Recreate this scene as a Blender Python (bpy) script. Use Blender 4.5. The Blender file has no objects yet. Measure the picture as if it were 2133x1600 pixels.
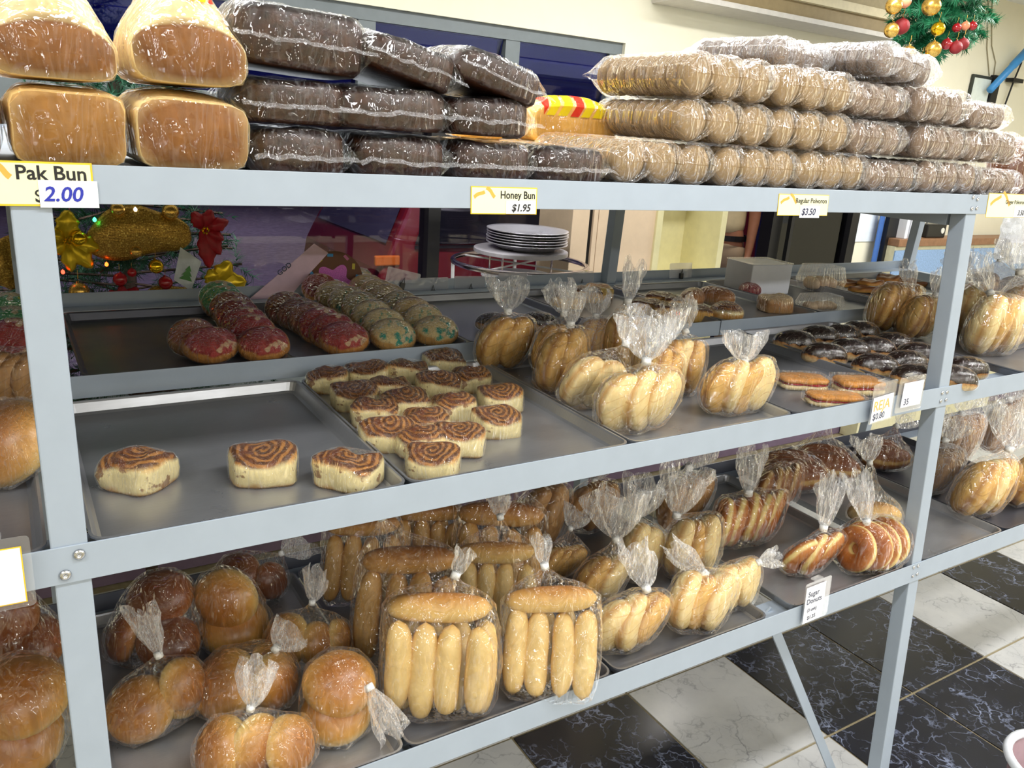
import bpy, bmesh, math, random
from mathutils import Vector, Matrix, Euler, noise

scene = bpy.context.scene
COL = scene.collection
R = math.radians
random.seed(7)

# ------------------------------------------------------------------ camera
CAM = Vector((-0.05, -1.1022, 1.7838))
_y, _p, _r = R(32.7336), R(17.5126), R(4.0773)
FW = Vector((math.sin(_y) * math.cos(_p), math.cos(_y) * math.cos(_p), -math.sin(_p)))
_r0 = Vector((math.cos(_y), -math.sin(_y), 0))
_u0 = _r0.cross(FW)
RT = math.cos(_r) * _r0 + math.sin(_r) * _u0
UP = -math.sin(_r) * _r0 + math.cos(_r) * _u0
FPX, CX, CY = 1678.87, 1066.5, 800.0
cd = bpy.data.cameras.new('camera')
cd.sensor_fit = 'HORIZONTAL'; cd.sensor_width = 36.0
cd.lens = FPX / 2133.0 * 36.0
cd.clip_start = 0.02; cd.clip_end = 200
cam = bpy.data.objects.new('camera', cd)
COL.objects.link(cam)
M3 = Matrix((RT, UP, -FW)).transposed()
cam.matrix_world = Matrix.Translation(CAM) @ M3.to_4x4()
scene.camera = cam

# ------------------------------------------------------------------ world, lamps, exposure
w = bpy.data.worlds.new('night'); scene.world = w; w.use_nodes = True
w.node_tree.nodes['Background'].inputs[0].default_value = (0.022, 0.024, 0.075, 1)
w.node_tree.nodes['Background'].inputs[1].default_value = 1.0
scene.view_settings.view_transform = 'Standard'
scene.view_settings.look = 'None'
scene.view_settings.exposure = -0.38
scene.view_settings.gamma = 1.0
scene.view_settings.use_curve_mapping = False
scene.cycles.transparent_max_bounces = 48
scene.cycles.max_bounces = 10
scene.cycles.caustics_reflective = False
scene.cycles.caustics_refractive = False

def area(name, loc, sx, sy, power, color=(1, 1, 1), rot=(0, 0, 0)):
    l = bpy.data.lights.new(name, 'AREA'); l.shape = 'RECTANGLE'
    l.size = sx; l.size_y = sy; l.energy = power; l.color = color
    o = bpy.data.objects.new(name, l); COL.objects.link(o)
    o.location = loc; o.rotation_euler = rot
    return o
# fluorescent tubes under the ceiling; rows behind the camera added as shelf fill
CEIL = 2.75
for ly, pw in ((-0.75, 30), (-2.7, 36), (-4.7, 48)):
    for lx in (-1.2, 0.9, 3.0, 5.1):
        area('fluorescent_lamp', (lx, ly, CEIL - 0.06), 1.25, 0.16, pw * (1.35 if lx > 2 else 1.0), (0.985, 0.985, 0.985))
for lx in (0.2, 2.3, 4.4):
    area('fluorescent_lamp', (lx, 0.85, CEIL - 0.06), 1.25, 0.16, 46, (0.985, 0.985, 0.985))
# unseen fill lights added outside: for the person, the van and the asphalt
area('outside_fill', (4.2, 2.7, 2.9), 0.9, 0.2, 26, (1.0, 0.95, 0.9))
area('outside_fill', (1.6, 2.5, 3.0), 1.2, 0.2, 45, (0.95, 0.92, 1.0), (R(35), 0, 0)).data.spread = R(110)
for lx, ly, pw in ((-2.5, 7.8, 32), (2.5, 7.8, 32), (-4.0, 12.0, 45), (3.0, 12.0, 45)):
    area('ground_fill', (lx, ly, 5.5), 1.2, 0.5, pw, (1.0, 0.94, 0.98)).data.spread = R(86)

# ------------------------------------------------------------------ helpers
def _ray(u, v):
    return (u - CX) / FPX * RT - (v - CY) / FPX * UP + FW
def PZ(u, v, z):
    d = _ray(u, v); return CAM + d * ((z - CAM.z) / d.z)
def PY(u, v, y):
    d = _ray(u, v); return CAM + d * ((y - CAM.y) / d.y)
def PX(u, v, x):
    d = _ray(u, v); return CAM + d * ((x - CAM.x) / d.x)
def mpp(P):
    return (Vector(P) - CAM).dot(FW) / FPX
FACE = R(-32.7)          # yaw that turns a thing's local -y to the customer side

class MB:
    def __init__(s): s.v = []; s.f = []; s.m = []; s.mi = 0
    def add(s, vs, fs, M=None):
        o = len(s.v)
        for p in vs:
            p = Vector(p); s.v.append(M @ p if M is not None else p)
        for f in fs:
            s.f.append([i + o for i in f]); s.m.append(s.mi)
    def box(s, x0, x1, y0, y1, z0, z1, M=None):
        s.add([(x0,y0,z0),(x1,y0,z0),(x1,y1,z0),(x0,y1,z0),(x0,y0,z1),(x1,y0,z1),(x1,y1,z1),(x0,y1,z1)],
              [(0,3,2,1),(4,5,6,7),(0,1,5,4),(1,2,6,5),(2,3,7,6),(3,0,4,7)], M)
    def grid(s, fn, nu, nv, cu=False, cv=False, M=None):
        vs = [fn(i / (nu if cu else nu - 1), j / (nv if cv else nv - 1)) for j in range(nv) for i in range(nu)]
        fs = []
        for j in range(nv if cv else nv - 1):
            for i in range(nu if cu else nu - 1):
                a = j * nu + i; b = j * nu + (i + 1) % nu
                c = ((j + 1) % nv) * nu + (i + 1) % nu; d = ((j + 1) % nv) * nu + i
                fs.append((a, b, c, d))
        s.add(vs, fs, M)
    def tube(s, pts, r, n=8, cap=True, closed=False):
        pts = [Vector(p) for p in pts]; rings = []
        m = len(pts)
        rr = r if isinstance(r, (list, tuple)) else [r] * m
        for i, p in enumerate(pts):
            a = pts[(i - 1) % m] if (closed or i > 0) else p
            b = pts[(i + 1) % m] if (closed or i < m - 1) else p
            t = (b - a).normalized()
            x = t.cross(Vector((0, 0, 1)))
            if x.length < 1e-3: x = t.cross(Vector((1, 0, 0)))
            x.normalize(); y = t.cross(x)
            rings.append([p + rr[i] * (math.cos(2*math.pi*k/n) * x + math.sin(2*math.pi*k/n) * y) for k in range(n)])
        vs = [q for g in rings for q in g]; fs = []
        for i in range(m if closed else m - 1):
            for k in range(n):
                a = i*n + k; b = i*n + (k+1) % n; j = (i+1) % m
                fs.append((a, b, j*n + (k+1) % n, j*n + k))
        if cap and not closed:
            fs.append(list(range(n))[::-1]); fs.append([(m-1)*n + k for k in range(n)])
        s.add(vs, fs)
    def lathe(s, prof, n=24, M=None):
        vs = []; fs = []
        for (r, z) in prof:
            for k in range(n):
                a = 2*math.pi*k/n; vs.append((r*math.cos(a), r*math.sin(a), z))
        for j in range(len(prof) - 1):
            for k in range(n):
                fs.append((j*n+k, j*n+(k+1) % n, (j+1)*n+(k+1) % n, (j+1)*n+k))
        if prof[0][0] > 1e-6: fs.append(list(range(n))[::-1])
        if prof[-1][0] > 1e-6: fs.append([(len(prof)-1)*n+k for k in range(n)])
        s.add(vs, fs, M)
    def prism(s, poly, z0, z1, M=None):
        n = len(poly)
        vs = [(x, y, z0) for x, y in poly] + [(x, y, z1) for x, y in poly]
        fs = [list(range(n))[::-1], list(range(n, 2*n))] + [(i, (i+1) % n, n+(i+1) % n, n+i) for i in range(n)]
        s.add(vs, fs, M)
    def mesh(s, name, smooth=False):
        me = bpy.data.meshes.new(name)
        me.from_pydata([tuple(p) for p in s.v], [], s.f)
        for pol, k in zip(me.polygons, s.m): pol.material_index = k
        bm = bmesh.new(); bm.from_mesh(me)
        bmesh.ops.remove_doubles(bm, verts=bm.verts, dist=1e-6)
        bmesh.ops.recalc_face_normals(bm, faces=bm.faces)
        bm.to_mesh(me); bm.free()
        if smooth:
            me.polygons.foreach_set('use_smooth', [True] * len(me.polygons))
        return me

def obj(name, me, mat=None, parent=None, loc=(0,0,0), rot=(0,0,0), scale=(1,1,1), bevel=0, auto=False):
    if isinstance(me, MB): me = me.mesh(name, auto)
    o = bpy.data.objects.new(name, me); COL.objects.link(o)
    if mat is not None and not me.materials:
        for m in (mat if isinstance(mat, (list, tuple)) else [mat]): me.materials.append(m)
    elif mat is not None and me.materials[0] is not (mat[0] if isinstance(mat, (list, tuple)) else mat):
        o.material_slots[0].link = 'OBJECT'; o.material_slots[0].material = mat
    o.location = loc
    o.rotation_euler = rot if not isinstance(rot, Matrix) else rot.to_euler()
    o.scale = scale if isinstance(scale, (tuple, list, Vector)) else (scale,)*3
    if parent: o.parent = parent
    if bevel:
        b = o.modifiers.new('bevel', 'BEVEL'); b.width = bevel; b.segments = 2; b.limit_method = 'ANGLE'
    return o
def empty(name, loc=(0,0,0), rot=(0,0,0), scale=1):
    o = bpy.data.objects.new(name, None); COL.objects.link(o)
    o.empty_display_size = 0.05
    o.location = loc; o.rotation_euler = rot if not isinstance(rot, Matrix) else rot.to_euler()
    o.scale = (scale,)*3
    return o
def tag(o, label=None, cat=None, group=None, kind=None):
    if label: o['label'] = label
    if cat: o['category'] = cat
    if group: o['group'] = group
    if kind: o['kind'] = kind
    return o
def thing(name, label, cat, loc=(0,0,0), rot=(0,0,0), group=None, scale=1):
    return tag(empty(name, loc, rot, scale), label, cat, group)
def struct(name, me, mat, parent=None, **k):
    o = obj(name, me, mat, parent, **k)
    if not parent: o['kind'] = 'structure'
    return o
ORD = ['first', 'second', 'third', 'fourth', 'fifth', 'sixth', 'seventh', 'eighth', 'ninth', 'tenth']

# ------------------------------------------------------------------ materials
def srgb(c):
    def l(x):
        x /= 255.0
        return x/12.92 if x <= 0.04045 else ((x+0.055)/1.055)**2.4
    return (l(c[0]), l(c[1]), l(c[2]), 1)
class NT:
    def __init__(s, name):
        s.mat = bpy.data.materials.new(name); s.mat.use_nodes = True
        s.t = s.mat.node_tree; s.t.nodes.clear()
        s.out = s.t.nodes.new('ShaderNodeOutputMaterial')
    def n(s, typ, **kw):
        nd = s.t.nodes.new('ShaderNode' + typ)
        for k, v in kw.items():
            if k.startswith('i_'):
                key = k[2:]; key = int(key) if key.isdigit() else key.replace('_', ' ')
                s.set(nd.inputs[key], v)
            else: setattr(nd, k, v)
        return nd
    def set(s, inp, v):
        if isinstance(v, bpy.types.NodeSocket): s.t.links.new(v, inp)
        elif isinstance(v, bpy.types.Node): s.t.links.new(v.outputs[0], inp)
        else: inp.default_value = v
    def math(s, op, a, b=0.0, c=None):
        nd = s.n('Math', operation=op); s.set(nd.inputs[0], a); s.set(nd.inputs[1], b)
        if c is not None: s.set(nd.inputs[2], c)
        return nd.outputs[0]
    def mixc(s, f, a, b):
        nd = s.n('MixRGB'); s.set(nd.inputs[0], f); s.set(nd.inputs[1], a); s.set(nd.inputs[2], b)
        return nd.outputs[0]
    def ramp(s, f, stops, interp='LINEAR'):
        nd = s.n('ValToRGB'); cr = nd.color_ramp; cr.interpolation = interp
        while len(cr.elements) > 1: cr.elements.remove(cr.elements[-1])
        cr.elements[0].position = stops[0][0]; cr.elements[0].color = stops[0][1]
        for p, c in stops[1:]:
            e = cr.elements.new(p); e.color = c
        s.set(nd.inputs[0], f)
        return nd.outputs[0]
    def mapr(s, f, a, b, c=0.0, d=1.0):
        nd = s.n('MapRange'); s.set(nd.inputs[0], f)
        for i, v in enumerate((a, b, c, d)): nd.inputs[i+1].default_value = v
        return nd.outputs[0]
    def noise(s, co, scale, detail=3, rough=.55, dist=0):
        nd = s.n('TexNoise'); s.set(nd.inputs['Vector'], co)
        nd.inputs['Scale'].default_value = scale; nd.inputs['Detail'].default_value = detail
        nd.inputs['Roughness'].default_value = rough; nd.inputs['Distortion'].default_value = dist
        return nd.outputs[0]
    def co(s, which='Object'):
        return s.n('TexCoord').outputs[which]
    def sep(s, v):
        nd = s.n('SeparateXYZ'); s.set(nd.inputs[0], v); return nd.outputs
    def scaled(s, v, sc, loc=(0,0,0), rot=(0,0,0)):
        nd = s.n('Mapping'); s.set(nd.inputs[0], v); nd.inputs['Scale'].default_value = sc
        nd.inputs['Location'].default_value = loc; nd.inputs['Rotation'].default_value = rot
        return nd.outputs[0]
    def bump(s, h, strength=.3, dist=.002):
        nd = s.n('Bump'); nd.inputs['Strength'].default_value = strength; nd.inputs['Distance'].default_value = dist
        s.set(nd.inputs['Height'], h); return nd.outputs[0]
    def pbr(s, col, rough=.5, metal=0.0, normal=None, spec=.5, **kw):
        b = s.n('BsdfPrincipled'); s.set(b.inputs['Base Color'], col); s.set(b.inputs['Roughness'], rough)
        s.set(b.inputs['Metallic'], metal); s.set(b.inputs['Specular IOR Level'], spec)
        if normal is not None: s.set(b.inputs['Normal'], normal)
        for k, v in kw.items(): s.set(b.inputs[k.replace('_', ' ')], v)
        s.t.links.new(b.outputs[0], s.out.inputs[0])
        return b
    def done(s, sh=None):
        if sh is not None: s.t.links.new(sh if isinstance(sh, bpy.types.NodeSocket) else sh.outputs[0], s.out.inputs[0])
        return s.mat
_mc = {}
def plain(name, c, rough=.5, metal=0.0, var=.06, sc=30, bump=0.0, spec=.5, **kw):
    if name in _mc: return _mc[name]
    t = NT(name); co = t.co(); nz = t.noise(co, sc, 4)
    c1 = srgb(c); lo = tuple(x*(1-var) for x in c1[:3]) + (1,); hi = tuple(min(1, x*(1+var)) for x in c1[:3]) + (1,)
    col = t.ramp(nz, [(.3, lo), (.7, hi)])
    t.pbr(col, rough, metal, t.bump(nz, bump, .001) if bump else None, spec, **kw)
    _mc[name] = t.done(); return _mc[name]

def m_bread(name, stops, z0, z1, sc=60, rough=.5, spots=0.25, bump=.25, spec=.35):
    """crust: colour runs from the base to the top of the bun, as it was baked"""
    if name in _mc: return _mc[name]
    t = NT(name); co = t.co(); z = t.sep(co)[2]
    n1 = t.noise(co, sc, 5, .6); n2 = t.noise(co, sc*.22, 3)
    f = t.mapr(z, z0, z1)
    f = t.math('ADD', f, t.math('MULTIPLY', t.math('SUBTRACT', n2, .5), .55))
    col = t.ramp(f, [(p, srgb(c)) for p, c in stops])
    col = t.mixc(t.math('MULTIPLY', t.mapr(n1, .35, .75), spots), col, srgb([x*.72 for x in stops[-1][1]]))
    t.pbr(col, rough, 0, t.bump(n1, bump, .002), spec)
    _mc[name] = t.done(); return _mc[name]

def m_film(name, haze=.05, gl=.9, bsc=28, bstr=.5, tint=(1,1,1), streak=.2, prnt=None):
    if name in _mc: return _mc[name]
    t = NT(name); co = t.co()
    n1 = t.noise(t.scaled(co, (2.4, 2.4, .42), (0, 0, 0), (R(22), R(28), 0)), bsc, 2, .5, 1.0)
    n2 = t.noise(t.scaled(co, (2.2, 2.2, .5), (0, 0, 0), (R(-35), R(-40), R(30))), bsc*1.6, 2, .5, .7)
    n3 = t.noise(t.scaled(co, (1.3, 1.0, .8)), bsc*4.5, 2, .5, .8)
    rid = t.math('ABSOLUTE', t.math('SUBTRACT', n1, .5)); rid2 = t.math('ABSOLUTE', t.math('SUBTRACT', n2, .5))
    h = t.math('ADD', t.math('ADD', t.math('MULTIPLY', rid, 1.3), t.math('MULTIPLY', rid2, .7)), t.math('MULTIPLY', n3, .05))
    nrm = t.bump(h, bstr, .03)
    fr = t.n('Fresnel'); fr.inputs[0].default_value = 1.5; t.set(fr.inputs['Normal'], nrm)
    ff = t.math('MINIMUM', t.math('MULTIPLY', fr, gl), .6)
    tc = t.math('SUBTRACT', .995, t.math('MULTIPLY', fr, .35))
    tr = t.n('BsdfTransparent'); t.set(tr.inputs[0], tc)
    g = t.n('BsdfGlossy'); g.inputs['Roughness'].default_value = .03; t.set(g.inputs['Normal'], nrm); t.set(g.inputs[0], ff)
    mx = t.n('AddShader'); t.set(mx.inputs[0], tr.outputs[0]); t.set(mx.inputs[1], g.outputs[0])
    # milky haze of creased polythene; white streaks along creases are painted-in glints
    df = t.n('BsdfDiffuse'); df.inputs[0].default_value = (.86, .88, .93, 1)
    tl = t.n('BsdfTranslucent'); tl.inputs[0].default_value = (.86, .88, .93, 1)
    dm = t.n('MixShader'); dm.inputs[0].default_value = .45; t.set(dm.inputs[1], df.outputs[0]); t.set(dm.inputs[2], tl.outputs[0])
    st = t.math('MULTIPLY', t.mapr(t.math('MINIMUM', rid, rid2), 0.0, .011, 1, 0), streak)
    hz = t.math('MINIMUM', t.math('ADD', st, haze), .9)
    m2 = t.n('MixShader'); t.set(m2.inputs[0], hz); t.set(m2.inputs[1], mx.outputs[0]); t.set(m2.inputs[2], dm.outputs[0])
    sh = m2.outputs[0]
    if prnt:      # printed ink on the film
        x, y, z = t.sep(co)
        k = t.math('ADD', x, t.math('MULTIPLY', z, -.55))
        ink = t.ramp(t.math('FRACT', t.math('MULTIPLY', k, prnt['freq'])), [(0, srgb((235,205,30))), (.3, srgb((255,255,255))), (.36, srgb((214,50,35))), (.62, srgb((255,255,255))), (.66, srgb((235,205,30)))], 'CONSTANT')
        on = t.ramp(t.math('FRACT', t.math('MULTIPLY', k, prnt['freq'])), [(0, (1,)*4), (.26, (0,0,0,1)), (.36, (1,)*4), (.6, (0,0,0,1)), (.66, (1,)*4), (.9, (0,0,0,1))], 'CONSTANT')
        box = t.math('MULTIPLY', t.math('GREATER_THAN', z, prnt['z0']), t.math('LESS_THAN', t.math('ABSOLUTE', t.math('SUBTRACT', x, prnt['x'])), prnt['w']))
        di = t.n('BsdfDiffuse'); t.set(di.inputs[0], ink)
        m3 = t.n('MixShader'); t.set(m3.inputs[0], t.math('MULTIPLY', t.math('MULTIPLY', box, on), .85)); t.set(m3.inputs[1], sh); t.set(m3.inputs[2], di.outputs[0])
        sh = m3.outputs[0]
    _mc[name] = t.done(sh); return _mc[name]

def m_metal(name, c, rough=.35, brush=(4, 90, 4), var=.12, metal=1.0):
    if name in _mc: return _mc[name]
    t = NT(name); co = t.co()
    n1 = t.noise(t.scaled(co, brush), 6, 5, .6); n2 = t.noise(co, 7, 4, .6)
    f = t.math('ADD', t.math('MULTIPLY', n1, .4), t.math('MULTIPLY', n2, .6))
    a = srgb(c); col = t.ramp(f, [(.3, tuple(x*(1-var) for x in a[:3])+(1,)), (.7, tuple(min(1, x*(1+var)) for x in a[:3])+(1,))])
    t.pbr(col, t.mapr(n2, .3, .7, rough*.8, rough*1.25), metal, t.bump(n1, .06, .001))
    _mc[name] = t.done(); return _mc[name]

def m_emit(name, c, s):
    t = NT(name); e = t.n('Emission'); e.inputs[0].default_value = srgb(c); e.inputs[1].default_value = s
    return t.done(e)
def m_glass(name, tint=(1,1,1), gl=1.0, rough=.0):
    t = NT(name)
    tr = t.n('BsdfTransparent'); tr.inputs[0].default_value = tint + (1,)
    g = t.n('BsdfGlossy'); g.inputs['Roughness'].default_value = rough
    nz = t.noise(t.co(), 3, 2)
    fr = t.n('Fresnel'); fr.inputs[0].default_value = 1.48
    mx = t.n('MixShader'); t.set(mx.inputs[0], t.math('MULTIPLY', fr, t.mapr(nz, .3, .7, gl*.95, gl))); t.set(mx.inputs[1], tr.outputs[0]); t.set(mx.inputs[2], g.outputs[0])
    return t.done(mx)

PAINT = plain('rack_paint', (160, 172, 186), .38, 0, .03, 18)
STEEL = m_metal('tray_aluminium', (172, 174, 178), .32, metal=.68)
STEEL2 = m_metal('tray_aluminium_worn', (146, 148, 154), .36, metal=.66)
DARKPAN = m_metal('tray_dark_steel', (108, 110, 120), .36, metal=.66)
BOLT = m_metal('bolt_zinc', (200, 202, 206), .25)
BLACK = plain('black_paint', (18, 18, 20), .4, 0, .1)
FILM = m_film('polythene_bag', .006, 1.5, 10, 1.0, streak=.12)
CLING = m_film('cling_film', .003, 1.2, 22, 1.0, streak=.10)
CLINGD = m_film('cling_film_tight', .0, .8, 16, .5, streak=.0)
FILMW = m_film('polythene_milky', .16, 1.8, 18, 1.0, streak=.4)
FILMT = m_film('polythene_thin', .010, 1.5, 15, 1.0, streak=.24)
FILMH = m_film('honey_bun_film', .004, 1.0, 9, 1.0, streak=.10)

# ================================================================== THE SETTING
WY = 2.0                                   # inner face of the window wall
WALL = plain('cream_wall', (234, 229, 206), .75, 0, .02, 9, .05)
FRAME = plain('window_frame_grey', (112, 120, 122), .45, 0, .05)
def m_marble(name, base, vein, dark, sc):
    t = NT(name); co = t.n('NewGeometry').outputs['Position']
    wv = t.n('VectorMath', operation='ADD'); t.set(wv.inputs[0], co)
    nz = t.n('TexNoise'); t.set(nz.inputs['Vector'], co); nz.inputs['Scale'].default_value = 9; nz.inputs['Detail'].default_value = 5
    sc3 = t.n('VectorMath', operation='SCALE'); t.set(sc3.inputs[0], nz.outputs[1]); sc3.inputs[3].default_value = .22
    t.set(wv.inputs[1], sc3.outputs[0])
    vo = t.n('TexVoronoi', feature='DISTANCE_TO_EDGE'); t.set(vo.inputs['Vector'], wv.outputs[0]); vo.inputs['Scale'].default_value = sc
    vo2 = t.n('TexVoronoi', feature='DISTANCE_TO_EDGE'); t.set(vo2.inputs['Vector'], wv.outputs[0]); vo2.inputs['Scale'].default_value = sc*2.3
    n2 = t.noise(co, 6, 5, .6)
    v1 = t.math('MULTIPLY', t.mapr(vo.outputs[0], 0, .035, 1, 0), t.mapr(n2, .42, .62))
    v2 = t.math('MULTIPLY', t.mapr(vo2.outputs[0], 0, .05, .6, 0), t.mapr(n2, .5, .66))
    v = t.math('MINIMUM', t.math('ADD', v1, v2), 1.0)
    c0 = t.ramp(n2, [(.3, srgb(base)), (.75, srgb(dark))])
    t.pbr(t.mixc(v, c0, srgb(vein)), .22, 0, None, .5)
    return t.done()
MWHITE = m_marble('white_marble_tile', (206, 206, 204), (150, 150, 152), (186, 187, 188), 7)
MBLACK = m_marble('black_marble_tile', (24, 25, 33), (140, 150, 178), (36, 38, 50), 9)
GROUT = plain('grout', (150, 138, 108), .9, 0, .15, 40)

b = MB(); b.box(-3.0, 7.6, -6.4, WY + .2, -.05, -.004)
floor = struct('floor', b, GROUT)
T, BX, BY = .4575, 2.033, .115
b = MB(); g = .0045
b.box(g, T - g, g, T - g, -.012, 0)
tw = b.mesh('tile_white'); tw.materials.append(MWHITE)
tb = tw.copy(); tb.materials.clear(); tb.materials.append(MBLACK)
for j in range(-4, 5):
    for i in range(-6, 10):
        blk = i in (-2, 0, 1, 3, 5, 6, 8, -4, -5) and j in (0, -1)
        y0 = BY + j*T
        if y0 + T > WY + .12: continue
        obj('tile', tb if blk else tw, None, floor, (BX + i*T, y0, random.uniform(-.0006, .0006)))

CZ = CEIL
wx1 = PY(1303, 92, WY).x; zh = PY(1000, 45, WY).z
dx0 = PY(1457, 95, WY).x; dx1 = PY(1786, 470, WY).x; zd = PY(1457, 93, WY).z
SILL = .72
b = MB()
b.box(-3.0, 7.6, WY, WY + .12, zh, CZ)                    # above windows and door
b.box(wx1, dx0, WY, WY + .12, 0, zh)                      # pier
b.box(dx1, 7.6, WY, WY + .12, 0, zh)
b.box(-3.0, wx1, WY, WY + .12, 0, SILL)
b.box(-3.0, -2.6, WY, WY + .12, SILL, zh)
wall_back = struct('wall_back', b, WALL)
b = MB(); b.box(-3.0, 7.6, WY - .014, WY - .001, .0, .05)
struct('baseboard_back', b, plain('baseboard_purple', (122, 104, 128), .5))
for nm, bx in (('wall_left', (-3.12, -3.0, -6.4, WY + .12)), ('wall_right', (7.6, 7.72, -6.4, WY + .12)), ('wall_front', (-3.0, 7.6, -6.52, -6.4))):
    b = MB(); b.box(*bx, 0, CZ); struct(nm, b, WALL)
b = MB(); b.box(-3.12, 7.72, -6.52, WY + .12, CZ, CZ + .08)
struct('ceiling', b, plain('white_ceiling', (232, 232, 226), .8, 0, .02))

# window: grey frame, upper louvres, lower panes with a black mullion
b = MB(); GY0, GY1 = WY + .02, WY + .10
zt = 1.80
mx = [-2.6 + .05, PY(150, 60, WY).x, PY(770, 30, WY).x, PY(1077, 60, WY).x, wx1 - .03]
b.box(-2.6, wx1, GY0, GY1, zh - .05, zh); b.box(-2.6, wx1, GY0, GY1, SILL, SILL + .05); b.box(-2.6, wx1, GY0, GY1, zt - .04, zt + .04)
for k, x in enumerate(mx):
    b.box(x - .035, x + .035, GY0 + .004, GY1 - .004, zt + .03, zh - .03)
for x in (mx[0], wx1 - .03): b.box(x - .03, x + .03, GY0 + .004, GY1 - .004, SILL + .03, zt - .02)
win = struct('window_1', b, FRAME)
PANE = m_glass('window_glass', (.84, .80, .88), 1.0, .02)
LOUV = m_glass('louvre_glass', (.42, .45, .85), 1.3, .03)
for k in range(4):
    for q in range(4):
        z0 = zt + .05 + q * (zh - zt - .1) / 4
        b = MB(); b.box(mx[k] + .04, mx[k+1] - .04, -.003, .003, 0, (zh - zt - .1) / 4 + .012, Matrix.Translation((0, GY0 + .04, z0)) @ Matrix.Rotation(R(14), 4, 'X'))
        obj('louvre_blade', b, LOUV, win)
xm = PY(905, 520, WY).x
b = MB(); b.box(xm - .028, xm + .028, GY0 - .01, GY1, SILL, zt)
obj('mullion', b, BLACK, win)
xs = [-2.52, PY(40, 520, WY).x - .5, xm, wx1 - .05]
for k in range(3):
    b = MB(); b.box(xs[k], xs[k+1], GY0 + .03, GY0 + .036, SILL + .05, zt - .04)
    obj('pane', b, PANE, win)

# door: black aluminium frame with dark glass
xd = [PY(1612, 500, WY).x, PY(1770, 520, WY).x]
b = MB()
b.box(dx0, dx1, WY - .01, WY + .08, zd - .07, zd); b.box(dx0, dx0 + .06, WY - .006, WY + .076, 0, zd - .06); b.box(dx1 - .07, dx1, WY - .006, WY + .076, 0, zd - .06)
b.box(xd[0] - .04, xd[0] + .04, WY - .006, WY + .076, 0, zd - .06); b.box(xd[0], dx1, WY, WY + .07, 0, .12); b.box(xd[0], dx1, WY, WY + .07, .95, 1.0)
door = struct('door_1', b, BLACK)
for a, c in ((xd[0] + .04, dx1 - .07),):
    for z0, z1 in ((.12, .95), (1.0, zd - .07)):
        b = MB(); b.box(a, c, WY + .03, WY + .036, z0, z1); obj('pane', b, m_glass('door_glass', (.55, .52, .68), 1.2, .02), door)
b = MB(); b.box(xd[0] + .05, xd[0] + .075, WY - .06, WY - .035, .9, 1.5); b.box(xd[0] + .05, xd[0] + .075, WY - .06, WY, .95, .97); b.box(xd[0] + .05, xd[0] + .075, WY - .06, WY, 1.43, 1.45)
obj('handle', b, BLACK, door)

# outside: asphalt, red van
b = MB(); b.box(-14, 26, WY + .12, 30, -.12, -.02)
struct('ground', b, plain('asphalt_night', (120, 112, 126), .85, 0, .25, 14, .4))
b = MB(); b.box(-14, 26, 16, 16.5, 0, 1.9)
struct('wall_street', b, plain('far_wall', (58, 54, 70), .9, 0, .2, 2))
b = MB()
for k in range(6): b.box(-13 + k*2.6, -12.86 + k*2.6, 3.2, 8.6, -.02, -.012)
struct('trim_1', b, plain('parking_line', (190, 184, 200), .8))

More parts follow.
